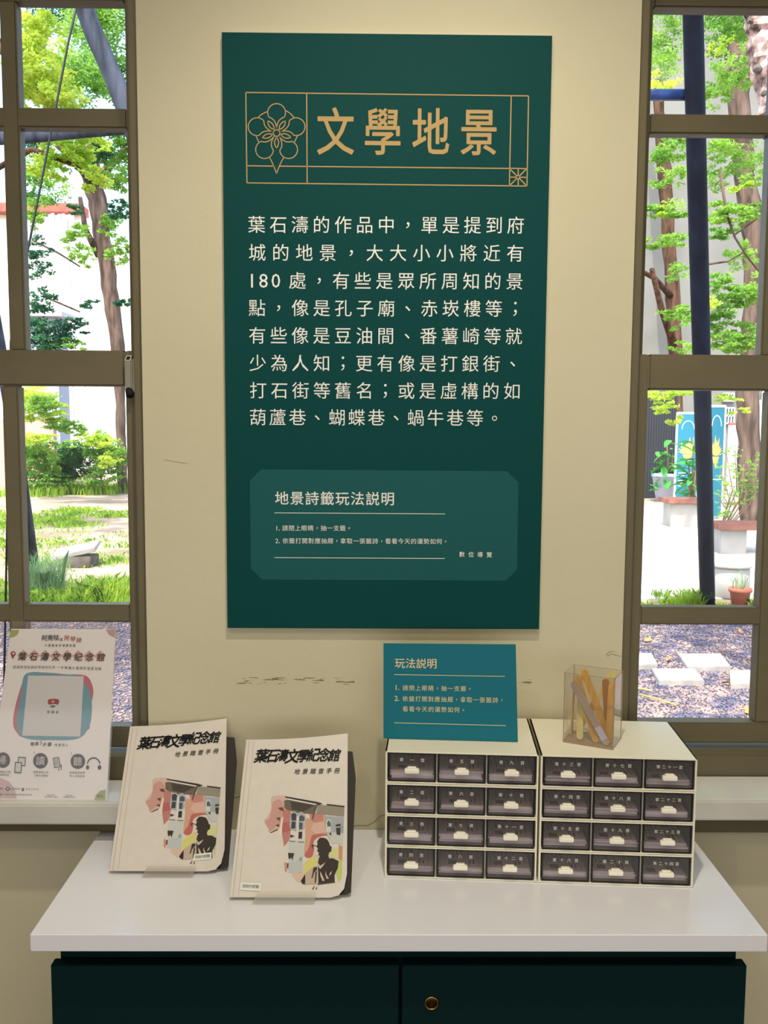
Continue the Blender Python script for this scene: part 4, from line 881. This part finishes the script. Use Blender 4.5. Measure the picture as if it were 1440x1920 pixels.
# banners, boards
def board(name, label, cat, u0, u1, v0, yb, rz, mat, skew=0, border=True, **kw):
    k = (yb - CAM.y)/F; w_ = (u1-u0)*k/math.cos(rz); top = at((u0+u1)/2, v0, yb); root = empty(name, (top.x, yb, GZ), rz); tag(root, label, cat, kw.get('group'))
    H_ = top.z - GZ; MB().box((-w_/2, -.02, .08), (w_/2, .02, H_)).build('panel', mat, root)
    if border: 
        f = MB(); 
        for x in (-w_/2, w_/2): f.box((x-.02, -.025, 0), (x+.02, .025, H_+.02))
        f.box((-w_/2, -.025, H_-.02), (w_/2, .025, H_+.03)); f.build('frame', M['whiteb'], root)
    return root, w_, H_
def drawing(root, w_, H_, seed):
    r_ = random.Random(seed); f = MB(); cz = H_*.62
    for k in range(13):
        a_ = R(-80 + 160*k/12 + r_.uniform(-5, 5)); l_ = H_*.17*r_.uniform(.6, 1.1); c = Vector((w_*.02*r_.uniform(-1, 1), -.0225 - k*.0004, cz - H_*.05)); d = Vector((math.sin(a_)*min(1, w_*.46/(l_+.01)), 0, math.cos(a_))); s_ = Vector((d.z, 0, -d.x))*w_*.05
        f.poly([c - s_, c + d*l_*.6 - s_*1.3, c + d*l_, c + d*l_*.6 + s_*1.3, c + s_])
    f.poly([(-w_*.22, -.0223, cz-H_*.06), (w_*.22, -.0223, cz-H_*.06), (w_*.02, -.0223, cz-H_*.17)])
    f.build('flower_drawing', M['orange'], root)
    l = MB(); fr_ = Frame((0, -.0225, 0), (1, -.0225, 0), (0, -.0225, 1))
    polyline(l, fr_, [Vector((math.cos(R(a_))*w_*.28, -.0225, H_*.83 + math.sin(R(a_))*H_*.09)) for a_ in range(0, 181, 15)], .02)
    for k in range(6): z = H_*(.36 - k*.028); seg(l, fr_, Vector((-w_*.38, -.0225, z)), Vector((-w_*(.1 if k else -.4), -.0225, z)), .02)
    l.build('white_drawing', M['whiteb'], root)
r_, a, b = board('garden_banner', 'teal banner with orange flower drawing left of the dark post', 'banner', 1270, 1312, 775, 21.5, 0, M['teal'], group='teal banners in the garden'); drawing(r_, a, b, 1)
r_, a, b = board('garden_banner', 'teal banner with orange flower drawing right of the dark post', 'banner', 1326, 1362, 762, 18, R(20), M['teal'], group='teal banners in the garden'); drawing(r_, a, b, 2)
r_, a, b = board('display_board', 'slim white display board leaning between banner and large tree', 'board', 1366, 1384, 797, 22, R(10), M['whiteb'], border=False); MB().box((-a/2, -.03, b), (a/2, .03, b+.06)).build('red_cap', M['rooft'], r_)
board('display_board', 'wide white display board right of the large tree', 'board', 1420, 1450, 750, 20, R(-15), M['whiteb'], border=False)
# benches
def bench(label, u0, u1, v0, ybase, vb0, yb, bu0, bu1):
    b = atz((bu0+bu1)/2, vb0, GZ); k = (b.y - CAM.y)/F; root = empty('garden_bench', b); tag(root, label, 'bench')
    zt = at(u0, v0, b.y).z; h_ = zt - GZ; xl = (u0 - (bu0+bu1)/2)*k; xr = (u1 - (bu0+bu1)/2)*k; bl_ = (bu0-bu1)/2*k
    MB().box((bl_, .05, 0), (-bl_, .55, h_-.09), .01).build('concrete_base', M['conc'], root)
    nb = 6
    for q in range(nb): MB().box((xl, -.05 + q*.12, h_-.09), (xr, -.05 + q*.12 + .10, h_), .008).build('slat', M['benchtop'], root)
bench('brown slatted bench on pale base beside the potted shrub', 1250, 1320, 936, 0, 990, 0, 1258, 1312)
bench('brown slatted bench on grey base right of the dark post', 1345, 1450, 983, 0, 1041, 0, 1352, 1402)
# potted shrub with large leaves, part by part
def leaf_mesh(L_, W_):
    m_ = MB(); n_ = 6; rows = []
    for i in range(n_+1):
        s = i/n_; w_ = W_*math.sin(math.pi*min(1, s*.92+.04))*.5; z = -L_*.25*s*s; rows.append([m_.bm.verts.new((x, s*L_, z + abs(x)*.35)) for x in (-w_, 0, w_)])
    for i in range(n_):
        for j in range(2): m_.bm.faces.new((rows[i][j], rows[i][j+1], rows[i+1][j+1], rows[i+1][j]))
    return m_.mesh('leaf', True)
LM = leaf_mesh(.42, .17)
def shrub(name, label, foot, heads, pot=None, lm=LM, spread=.5):
    root = empty(name, foot); tag(root, label, 'plant')
    if pot: MB().lathe([(pot*.72, 0), (pot, pot*1.5), (pot*1.06, pot*1.5), (pot*1.06, pot*1.7), (pot*.9, pot*1.7), (pot*.88, pot*1.5)], 24).build('pot', M['potlight'], root, True)
    for hd, n_ in heads:
        h = Vector(hd) - Vector(foot); st_ = [Vector((0, 0, .1)), Vector((h.x*.4, h.y*.4, h.z*.55)), h]; MB().tube(st_, [.03, .022, .012], 7).build('stem', M['stem'], root, True)
        for k in range(n_):
            s = prng(.45, 1); p = st_[0].lerp(h, s) + Vector((prng(-.1, .1), prng(-.1, .1), 0)); o = link('leaf', lm, M['leafg'], root, p)
            o.rotation_euler = (prng(-.5, .9), prng(-.4, .4), prng(0, 2*math.pi)); q = prng(.7, 1.25); o.scale = (q, q, q)
ys = 23.0; ft_ = at(1254, 925, ys); ft_.z = GZ
shrub('potted_shrub', 'big leaved shrub in a pale blue pot before the dark fence', ft_, [(at(u, v, ys + prng(-.4, .4)), n_) for u, v, n_ in ((1250, 825, 9), (1235, 850, 9), (1262, 850, 9), (1240, 880, 9), (1268, 885, 9), (1228, 905, 6))], .45)
ys = 17.5; ft_ = at(1297, 965, ys); ft_.z = GZ
shrub('leafy_shrub', 'big leaved shrub directly beside the dark post', ft_, [(at(u, v, ys + prng(-.3, .3)), n_) for u, v, n_ in ((1300, 820, 9), (1290, 860, 10), (1305, 870, 9), (1290, 900, 9), (1310, 840, 8))], None)
def thin_plant(name, label, foot, stems, size, mat, n_, cat='plant'):
    root = empty(name, foot); tag(root, label, cat); cl_ = []
    for pts_, r_ in stems: part(MB().tube(pts_, [r_, r_*.8, r_*.5][:len(pts_)] + [r_*.4]*(len(pts_)-3), 6), 'stem', M['stem'], root, True); cl_ += [((pts_[-1].lerp(pts_[-2], s)), .18, .18, .12, n_) for s in (0, .35, .7)]
    V, Q_ = leaves([(tuple(c), a, b, d, n) for c, a, b, d, n in cl_], size*.75, .7, .5, 1.6); o = mesh_np('foliage', V, Q_, mat, root, foot); o['kind'] = 'stuff'
ys = 12.2; f0 = at(1385, 1000, ys)
thin_plant('sparse_shrub', 'sparse twiggy shrub with small green leaves behind the right bench', Vector((f0.x+.3, ys+1.7, GZ)), [([Vector((f0.x+.3, ys+1.7, GZ)), at((1385+u)/2, (990+v)/2, ys+1.6), at(u, v, ys + 1.5)], .014) for u, v in ((1350, 880), (1362, 850), (1378, 845), (1395, 870), (1418, 860), (1425, 900), (1345, 930), (1400, 915), (1372, 905), (1355, 960))], .065, M['leafm'], 26)
# round concrete stool, terracotta pot with grass
c = atz(1388, 1128, GZ); st = empty('round_stool', (c.x, c.y+.3, GZ)); tag(st, 'round pale concrete stool behind the terracotta pot', 'stool')
MB().lathe([(.20, 0), (.215, .02), (.205, .36)], 32).build('drum', M['conc'], st, True); MB().lathe([(.225, .36), (.235, .375), (.235, .405), (.225, .42)], 32).build('seat', M['paving'], st, True)
c = atz(1390, 1140, GZ); tpot = empty('terracotta_pot', (c.x, c.y+.05, GZ)); tag(tpot, 'terracotta pot with thin grass at lower right of right window', 'pot')
MB().lathe([(.085, 0), (.108, .17), (.124, .175), (.128, .215), (.112, .215), (.108, .19)], 28).build('body', M['terracotta'], tpot, True)
MB().lathe([(.108, .185), (.02, .195)], 20).build('soil', M['slate'], tpot)
def blades(cx, cy, cz, sx, sy, n, h, w_=.012, lean=.5):
    p = np.stack([cx + rng.uniform(-sx, sx, n), cy + rng.uniform(-sy, sy, n), np.full(n, cz)], 1)
    a = rng.uniform(0, 2*np.pi, n); hh = h*(.5 + .7*rng.random(n)); ln = lean*hh*(.3 + rng.random(n)); d = np.stack([np.cos(a), np.sin(a), 0*a], 1)
    t_ = rng.uniform(0, np.pi, n); s_ = np.stack([np.cos(t_), np.sin(t_)*.3, 0*a], 1) * w_/2; up_ = np.array([0, 0, 1.])
    m1 = p + d*(ln*.25)[:, None] + up_*(hh*.6)[:, None]; tp_ = p + d*ln[:, None] + up_*hh[:, None] * (1 - .25*lean)
    V = np.stack([p - s_, p + s_, m1 + s_*.8, tp_, m1 - s_*.8], 1).reshape(-1, 3); i = np.arange(n)[:, None]*5
    return V, i + np.arange(5)[None]
V, Q_ = blades(0, 0, .19, .07, .07, 34, .28, .008, .6); o = mesh_np('grass_blades', V, Q_, M['grassb'], tpot); o['kind'] = 'stuff'
def grass(name, label, patches, mat, kind='stuff'):
    Vs, Qs, n0 = [], [], 0
    for pa in patches: V, Q_ = blades(*pa); Vs.append(V); Qs.append(Q_ + n0); n0 += len(V)
    o = mesh_np(name, np.concatenate(Vs), np.concatenate(Qs), mat); tag(o, label, 'grass', None, kind); return o
gp = []
for u, v, n_, h_ in ((1235, 1142, 50, .10), (1255, 1142, 90, .14), (1275, 1145, 170, .22), (1295, 1145, 240, .30), (1312, 1143, 170, .24), (1240, 1120, 60, .12), (1350, 1142, 60, .10), (1425, 1145, 120, .2), (1215, 1140, 40, .1)):
    c = atz(u, v, GZ); gp.append((c.x, c.y, GZ, .10, .12, n_, h_, .014, .8))
grass('bright_grass', 'bright grass tufts around the foot of the dark post', gp, M['grass'])
# stepping stones: outlines of the slabs on the gravel
def stone(label, q, hgt=.05):
    P = [atz(u, v, GZ + hgt) for u, v in q]; c = sum(P, Vector())/4; root = MB().prism([p for p in P], (0, 0, -hgt), .006); me = root.mesh('stepping_stone'); base = Vector((c.x, c.y, GZ)); me.transform(Matrix.Translation(-base))
    o = link('stepping_stone', me, M['slab'], None, base); tag(o, label, 'stepping stone', 'stepping stones on the gravel')
stone('pale stepping stone farthest back, right of the centre of the gravel', [(1272, 1225), (1352, 1225), (1371, 1249), (1289, 1249)])
stone('pale stepping stone in front of the farthest one, over the gravel', [(1222, 1253), (1303, 1253), (1321, 1275), (1236, 1275)])
stone('shaded stepping stone cut by left edge of right window pane', [(1160, 1224), (1222, 1224), (1233, 1245), (1165, 1247)])
stone('sunlit stepping stone at the right edge of the gravel', [(1368, 1256), (1450, 1256), (1475, 1281), (1370, 1281)])
stone('stepping stone corner beyond the right edge stone', [(1412, 1227), (1480, 1227), (1500, 1248), (1416, 1246)])
# pebbles lying loose on the gravel bed
def pebbles(n, f_, smin, smax):
    P = f_(n); n = len(P); s = rng.uniform(smin, smax, (n, 1)); b = np.array([(1, 0, 0), (0, 1, 0), (-1, 0, 0), (0, -1, 0), (.1, 0, .6), (0, .1, -.5)])
    a = rng.uniform(0, 2*np.pi, n); V = np.tile(b, (n, 1, 1)) * (rng.uniform(.6, 1.2, (n, 1, 3))); x = V[..., 0]*np.cos(a)[:, None] - V[..., 1]*np.sin(a)[:, None]; y = V[..., 0]*np.sin(a)[:, None] + V[..., 1]*np.cos(a)[:, None]
    V = np.stack([x, y, V[..., 2]], -1) * s[:, :, None] + P[:, None, :]
    F_ = np.array([(0, 1, 4), (1, 2, 4), (2, 3, 4), (3, 0, 4), (1, 0, 5), (2, 1, 5), (3, 2, 5), (0, 3, 5)])
    return V.reshape(-1, 3), (np.arange(n)[:, None, None]*6 + F_[None]).reshape(-1, 3)
def right_zone(n):
    y = 3.4 + 5.0*rng.random(n)**1.3; k = (y - CAM.y); x = rng.uniform(.255, .43, n)*k*1.02; return np.stack([x, y, np.full(n, GZ + .004)], 1)
def left_zone(n):
    y = 3.4 + 5.0*rng.random(n)**1.2; k = (y - CAM.y); x = -rng.uniform(.27, .44, n)*k; return np.stack([x, y, np.full(n, GZ + .004)], 1)
V, Q_ = pebbles(17000, right_zone, .008, .021); V2, Q2 = pebbles(6000, left_zone, .009, .022)
o = mesh_np('pebbles', np.concatenate([V, V2]), np.concatenate([Q_, Q2 + len(V)]), M['pebble']); tag(o, 'loose blue grey pebbles covering the gravel bed outside', 'gravel', None, 'stuff')
for i, (u, v, lb) in enumerate(((1216, 1199, 'dry orange leaf at far left of the gravel'), (1387, 1184, 'dry orange leaf at the upper right of the gravel'), (1350, 1224, 'dry orange leaf on the back edge of farthest stepping stone'), (1363, 1281, 'dry orange leaf beside the sunlit right stepping stone'), (1256, 1236, 'dry brown leaf between two stepping stones'), (1404, 1332, 'dry leaf near the window at right of the gravel'))):
    c = atz(u, v, GZ + .03); m_ = MB(); r_ = .045
    m_.poly([Vector((0, 0, .012)) + Vector((math.cos(R(a))*r_*(1 if k % 2 else .55), math.sin(R(a))*r_*(.8 if k % 2 else .5), .012*(k % 2))) for k, a in enumerate(range(0, 360, 40))])
    o = m_.build('fallen_leaf', M['dryleaf'], None, False, (c.x, c.y, GZ+.022)); o.rotation_euler = (R(28), R(10*i-20), i); tag(o, lb, 'leaf', 'fallen leaves on the gravel')
for i, (p, q, lb) in enumerate((((1200, 1302), (1268, 1322), 'longer yellow twig lying on the near gravel'), ((1196, 1291), (1222, 1296), 'shorter yellow twig lying on the near gravel'))):
    a = atz(*p, GZ+.03); b = atz(*q, GZ+.03); m_ = MB().tube([Vector(), (b-a)*.5 + Vector((0, .01, .004)), b-a], .006, 7); o = m_.build('twig', M['twig'], None, True, a); tag(o, lb, 'twig')

# --- left window
tree('garden_tree', 'tall forked tree with a pale brown trunk outside left window',
     [(176, 345, 25, 18), (186, 400, 25, 17), (196, 470, 25, 15), (208, 560, 25, 15), (220, 650, 25, 13), (225, 760, 25, 9), (229, 860, 25, 9), (230, 918, 25, 9)], M['barkgrey'],
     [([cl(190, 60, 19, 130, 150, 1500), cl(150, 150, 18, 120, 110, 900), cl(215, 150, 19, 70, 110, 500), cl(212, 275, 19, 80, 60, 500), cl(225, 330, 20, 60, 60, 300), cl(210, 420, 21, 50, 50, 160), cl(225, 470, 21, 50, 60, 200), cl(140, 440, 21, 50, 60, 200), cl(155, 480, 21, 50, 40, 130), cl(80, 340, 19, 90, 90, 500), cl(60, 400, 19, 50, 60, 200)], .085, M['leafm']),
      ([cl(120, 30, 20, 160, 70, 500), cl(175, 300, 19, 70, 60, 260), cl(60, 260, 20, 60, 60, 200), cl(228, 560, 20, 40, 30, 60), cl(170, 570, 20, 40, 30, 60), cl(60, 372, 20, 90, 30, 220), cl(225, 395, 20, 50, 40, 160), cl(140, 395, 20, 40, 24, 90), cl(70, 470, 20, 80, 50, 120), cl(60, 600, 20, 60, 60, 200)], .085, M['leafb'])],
     [([(178, 350, 25), (150, 300, 24), (110, 270, 23)], .22), ([(180, 350, 25), (205, 310, 24.5), (235, 280, 24)], .16), ([(185, 480, 25), (160, 430, 24.5), (150, 370, 24)], .10), ([(60, 450, 21), (110, 475, 21), (150, 500, 21)], .03), ([(80, 555, 21), (150, 585, 21)], .03)])
tree('near_tree', 'near tree with bright yellow green sprays across left window',
     [(-30, 60, 7.5, 14), (-34, 400, 7.5, 16), (-40, 900, 7.5, 18), (-44, 1180, 7.5, 20)], M['bark'],
     [([cl(75, 60, 6.5, 80, 60, 380), cl(60, 110, 6.5, 90, 80, 480), cl(95, 150, 6.5, 90, 60, 420), cl(110, 185, 6.5, 80, 40, 300), cl(50, 180, 6.5, 50, 40, 150)], .045, M['leafy']),
      ([cl(115, 285, 7, 90, 40, 330), cl(165, 258, 7, 70, 24, 200), cl(90, 320, 7, 60, 34, 160), cl(150, 300, 7, 60, 36, 200), cl(180, 335, 7, 50, 16, 110), cl(165, 352, 7, 24, 18, 50)], .045, M['leafy'])],
     [([(-30, 60, 7.5), (30, 120, 7), (70, 170, 6.8), (105, 195, 6.8)], .05), ([(-30, 90, 7.5), (60, 60, 7)], .04), ([(-32, 330, 7.5), (60, 280, 7), (140, 310, 7), (170, 340, 7)], .03)])
def log(name, label, pts, r_, mat): 
    P = [Vector(p) for p in pts]; base = P[-1].copy(); root = empty(name, base); tag(root, label, 'prop'); part(MB().tube(P, r_, 16), 'log', mat, root, True); return root
lg = log('tree_prop', 'weathered diagonal prop log across the top left pane', [at(120, -90, 5), at(175, 60, 5), at(215, 150, 5), at(252, 250, 5.0), at(300, 420, 5.1), Vector((at(420, 900, 5.4).x, 5.4, GZ))], .066, M['greypost'])
part(MB().tube([at(-60, 262, 5.2), at(60, 256, 5.15), at(140, 249, 5.1), at(262, 240, 5.0)], [.05, .045, .042, .035], 14), 'cross_log', M['greypost'], lg, True)
bpt = atz(66, 1098, GZ); log('tree_prop', 'dark slanting prop pole at the lower left of left window', [at(-45, 430, 7.8), at(-12, 590, 8.2), at(24, 790, 8.8), Vector(bpt)], [.062, .066, .072, .08], M['greypost'])
wpt = [at(160, -60, 3.5), at(128, 80, 3.5), at(98, 235, 3.5), at(72, 370, 3.5), at(46, 500, 3.5), at(20, 640, 3.5)]
wi = empty('guy_wire', Vector((-2.2, 3.6, GZ))); tag(wi, 'thin dark guy wire slanting across left window', 'wire'); part(MB().tube(wpt + [Vector((-2.2, 3.6, GZ))], .0065, 8), 'strand', M['wire'], wi, True)
# white house with a red roof, corrugated sheet fence, grey canopy box
ho_ = empty('white_house', (-13, 36, GZ)); tag(ho_, 'sunlit white house with red tiled roof beyond left window', 'house')
xr_ = at(150, 395, 36).x
part(MB().box((-19.5, 36, GZ), (xr_, 42, at(0, 395, 36).z)), 'wall', M['whitewall'], ho_); part(MB().box((xr_, 36.2, GZ), (-8, 41.5, at(0, 452, 36).z)), 'low_wing', M['whitewall'], ho_)
rz_ = at(0, 395, 36).z
part(MB().box((-20, 35.4, rz_-.15), (xr_+.2, 36.5, rz_+.18)), 'roof', M['rooft'], ho_)
cf = empty('corrugated_fence', (-13.8, 33, 5)); a = at(46, 402, 33); b = at(140, 440, 33); cf.location = (a.x + 1, 33, GZ); tag(cf, 'pale corrugated sheet fence in front of the white house', 'fence')
n_ = 15
for k in range(n_): x = a.x + (b.x-a.x)*k/n_; part(MB().box((x, 33 + .06*(k % 2), b.z), (x + (b.x-a.x)/n_*.9, 33.05 + .06*(k % 2), a.z + .03*(k % 3))), 'sheet', M['corr'], cf)
for x in (a.x+.3, b.x-.3): part(MB().box((x, 33.12, GZ), (x+.05, 33.24, a.z)), 'post', M['corr'], cf)
gc = at(72, 615, 28); gk = empty('garden_shed', (gc.x, 28, GZ)); tag(gk, 'small grey shed with lattice vent behind the hedge', 'shed')
part(MB().box((gc.x-.55, 28, GZ), (gc.x+.6, 29, gc.z+.35)), 'body', M['tank'], gk); part(MB().box((gc.x-.8, 27.7, gc.z+.35), (gc.x+.85, 29.2, gc.z+.5)), 'roof', M['corr'], gk)
for k in range(6): part(MB().box((gc.x-.4+k*.16, 27.95, gc.z-.5), (gc.x-.34+k*.16, 28.0, gc.z-.05)), 'slat', M['whiteb'], gk)
ph = at(75, 798, 26.5); pw_ = empty('garden_wall', (ph.x, 26.5, GZ)); tag(pw_, 'low pinkish wall half hidden behind the left hedge', 'wall'); part(MB().box((ph.x-2.2, 26.5, GZ), (ph.x+.4, 26.8, at(75, 786, 26.5).z)), 'wall', pm('pinkish wall', 'b98f86', .9), pw_)
def bush(name, label, foot_px, cls, size, mats, group='hedge plants beyond left window'):
    f_ = atz(*foot_px, GZ); root = empty(name, f_); tag(root, label, 'hedge', group)
    for q in range(3): part(MB().tube([f_ + Vector((prng(-.6, .6), prng(-.2, .2), 0)), f_ + Vector((prng(-.6, .6), 0, 1.0))], .03, 6), 'stem', M['stem'], root)
    for c_, m_ in zip(cls, mats): V, Q_ = leaves(c_, size); o = mesh_np('foliage', V, Q_, m_, root, f_); o['kind'] = 'stuff'
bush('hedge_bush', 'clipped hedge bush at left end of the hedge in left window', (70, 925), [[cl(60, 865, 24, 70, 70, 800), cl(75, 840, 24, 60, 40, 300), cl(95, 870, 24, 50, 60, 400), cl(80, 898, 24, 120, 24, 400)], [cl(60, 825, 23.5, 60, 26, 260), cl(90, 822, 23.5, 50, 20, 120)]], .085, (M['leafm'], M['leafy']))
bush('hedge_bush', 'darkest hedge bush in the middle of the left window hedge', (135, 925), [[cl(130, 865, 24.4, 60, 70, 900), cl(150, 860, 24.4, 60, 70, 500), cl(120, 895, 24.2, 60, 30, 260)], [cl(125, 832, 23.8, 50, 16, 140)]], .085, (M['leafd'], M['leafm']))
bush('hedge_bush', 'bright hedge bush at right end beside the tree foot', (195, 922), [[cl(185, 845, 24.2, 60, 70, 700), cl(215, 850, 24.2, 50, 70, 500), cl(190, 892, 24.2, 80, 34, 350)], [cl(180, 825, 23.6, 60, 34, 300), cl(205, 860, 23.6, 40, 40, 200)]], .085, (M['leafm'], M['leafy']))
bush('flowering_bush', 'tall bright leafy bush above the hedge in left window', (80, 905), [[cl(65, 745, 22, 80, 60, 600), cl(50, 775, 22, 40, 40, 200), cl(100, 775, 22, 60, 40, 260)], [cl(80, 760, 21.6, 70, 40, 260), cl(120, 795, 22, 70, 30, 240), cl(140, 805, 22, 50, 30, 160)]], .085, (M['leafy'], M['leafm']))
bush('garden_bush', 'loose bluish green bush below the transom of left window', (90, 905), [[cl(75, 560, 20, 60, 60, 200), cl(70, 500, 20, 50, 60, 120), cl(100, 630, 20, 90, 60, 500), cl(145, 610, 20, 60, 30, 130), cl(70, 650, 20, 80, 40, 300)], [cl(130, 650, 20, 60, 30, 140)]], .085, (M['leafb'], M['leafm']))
# grass and clumps
gp = []
for u, v, su, n_, h_ in ((60, 930, .9, 260, .34), (110, 925, 1.2, 420, .36), (150, 925, 1.2, 420, .36), (200, 922, 1.2, 420, .36)):
    c = atz(u, v, GZ); gp.append((c.x, c.y, GZ, su, su*.6, n_, h_, .03, .6))
for v0, v1, m_n, n_, h_ in ((955, 990, 46, 60, .10), (990, 1010, 12, 40, .07), (1012, 1030, 24, 50, .07), (1040, 1065, 22, 50, .08), (1095, 1120, 16, 60, .12), (1120, 1148, 46, 70, .14)):
    for q in range(m_n):
        u = random.uniform(-120, 245) if v0 < 1095 else random.choice((random.uniform(115, 245), random.uniform(-60, 100))); v = random.uniform(v0, v1); c = atz(u, v, GZ); sz = (c.y - CAM.y)*.022*random.uniform(.5, 1.3)
        gp.append((c.x, c.y, GZ, sz, sz*1.3, n_, h_*random.uniform(.6, 1.2), .0016*(c.y - CAM.y), .9))
for u, v, su, n_, h_ in ((150, 1130, .12, 120, .26), (172, 1120, .14, 160, .30), (205, 1125, .16, 190, .32), (232, 1118, .14, 130, .28)):
    c = atz(u, v, GZ); gp.append((c.x, c.y, GZ, su, .22, n_, h_, .012, .9))
grass('lawn_grass', 'short and tufted grass on the lawn beyond left window', gp, M['grass'])
c = atz(88, 1112, GZ); V, Q_ = blades(0, 0, 0, .20, .12, 420, .55, .009, .75); o = mesh_np('grass_clump', V, Q_, M['grassb']); o.location = (c.x, c.y, GZ); tag(o, 'clump of long arching grass at the foot of the prop pole', 'grass', None, 'stuff')
# paving slabs leaning by the pole
c = atz(135, 1064, GZ); sl = empty('stone_block', (c.x, c.y, GZ)); tag(sl, 'dark stone block with tilted flat slab on the lawn', 'stone')
MB().box((-.10, -.05, 0), (.27, .35, .15), .01).build('block', M['slate'], sl)
o = MB().box((-.30, -.08, -.03), (.30, .36, .03), .008).build('slab', M['slab'], sl, False, (.02, .05, .195)); o.rotation_euler = (R(8), R(-12), R(6))
# tree crowns overhead, out of the frame, that dapple the ground
for i, (x, y, z, lb) in enumerate(((3.0, 3.4, 6.4, 'leafy crown over the right gravel bed'), (-4.2, 4.4, 6.8, 'leafy crown over the left lawn edge'), (6.5, 9, 8.2, 'leafy crown over the pale path'), (-7.5, 13, 9.0, 'leafy crown over the far lawn'))):
    root = empty('canopy_tree', (x + (1.9 if x > 0 else -1.9), y-.2, GZ)); tag(root, 'tree with a ' + lb, 'tree', 'garden trees beyond the windows')
    f_ = root.location.copy(); part(MB().tube([f_, f_ + Vector((.1, .1, 3.5)), Vector((x, y, z))], [.16, .13, .06], 10), 'trunk', M['bark'], root, True)
    cs_ = [((x + prng(-1.6, 1.6), y + prng(-1.2, 1.4), z + prng(-.2, .9)), 1.1, 1.0, .45, 300) for _ in range(8)]
    V, Q_ = leaves(cs_, .17, .3, .6, 1.3); o = mesh_np('foliage', V, Q_, M['leafm'], root, f_); o['kind'] = 'stuff'
# trees and hedge stretches on either side of the view, seen when one steps aside
def surround(name, lb, build, spots, cat, group):
    proto = None
    for i, (x, y, rz, sc) in enumerate(spots):
        if proto is None: r_ = proto = build()
        else:
            r_ = proto.copy(); COL.objects.link(r_)
            for ch in proto.children: c_ = ch.copy(); COL.objects.link(c_); c_.parent = r_
        r_.location = (x, y, GZ); r_.rotation_euler[2] = rz; r_.scale = (sc, sc, sc); tag(r_, lb, cat, group)
def big_tree():
    r_ = empty('background_tree'); MB().tube([(0, 0, 0), (.1, 0, 2), (0, .1, 4.2), (.2, 0, 6)], [.28, .22, .16, .06], 10).build('trunk', M['bark'], r_, True)
    MB().tube([(0, .05, 3), (1.0, .2, 4.4), (1.6, .3, 5.2)], [.1, .07, .03], 8).build('branch', M['bark'], r_, True)
    V, Q_ = leaves([((prng(-1.5, 1.5), prng(-1.5, 1.5), prng(3.6, 7.2)), 1.3, 1.3, .8, 330) for _ in range(12)], .17, .5, .55, 1.6)
    o = mesh_np('foliage', V, Q_, M['leafm'], r_); o['kind'] = 'stuff'; return r_
def hedge_run():
    r_ = empty('background_hedge')
    for x in (-1.2, 0, 1.2): MB().tube([(x, 0, 0), (x+.1, 0, .9)], .04, 6).build('stem', M['stem'], r_, True)
    V, Q_ = leaves([((prng(-1.8, 1.8), prng(-.3, .3), prng(.4, 1.5)), .7, .5, .5, 240) for _ in range(14)], .12, .5, .5, 1.3)
    o = mesh_np('foliage', V, Q_, M['leafd'], r_); o['kind'] = 'stuff'; return r_
surround('background_tree', 'leafy garden tree standing to either side of the two window views', big_tree,
         [(-29, 24, 0, 1.2), (-23, 27, 1, 1.1), (-18, 24, 2, 1.0), (-3.6, 29, 3, 1.0), (2.6, 29, 5, 1.0), (17.5, 20, 1.5, 1.0), (23.5, 20, 2.5, 1.1), (30, 20, 3.5, 1.1), (-12.5, 13, .7, .9), (-1.0, 17, 1.9, .8), (10.5, 12.5, 3.1, .8)], 'tree', 'garden trees beside the views')
surround('background_hedge', 'dark hedge stretch standing to either side of the two window views', hedge_run,
         [(x, y, 0, 1) for x, y in ((-33.5, 21), (-28.5, 21), (-23.5, 21), (-18.5, 21), (-4.2, 25), (.8, 25), (17, 25), (22, 25), (27, 25), (32, 25))], 'hedge', 'hedges beside the views')
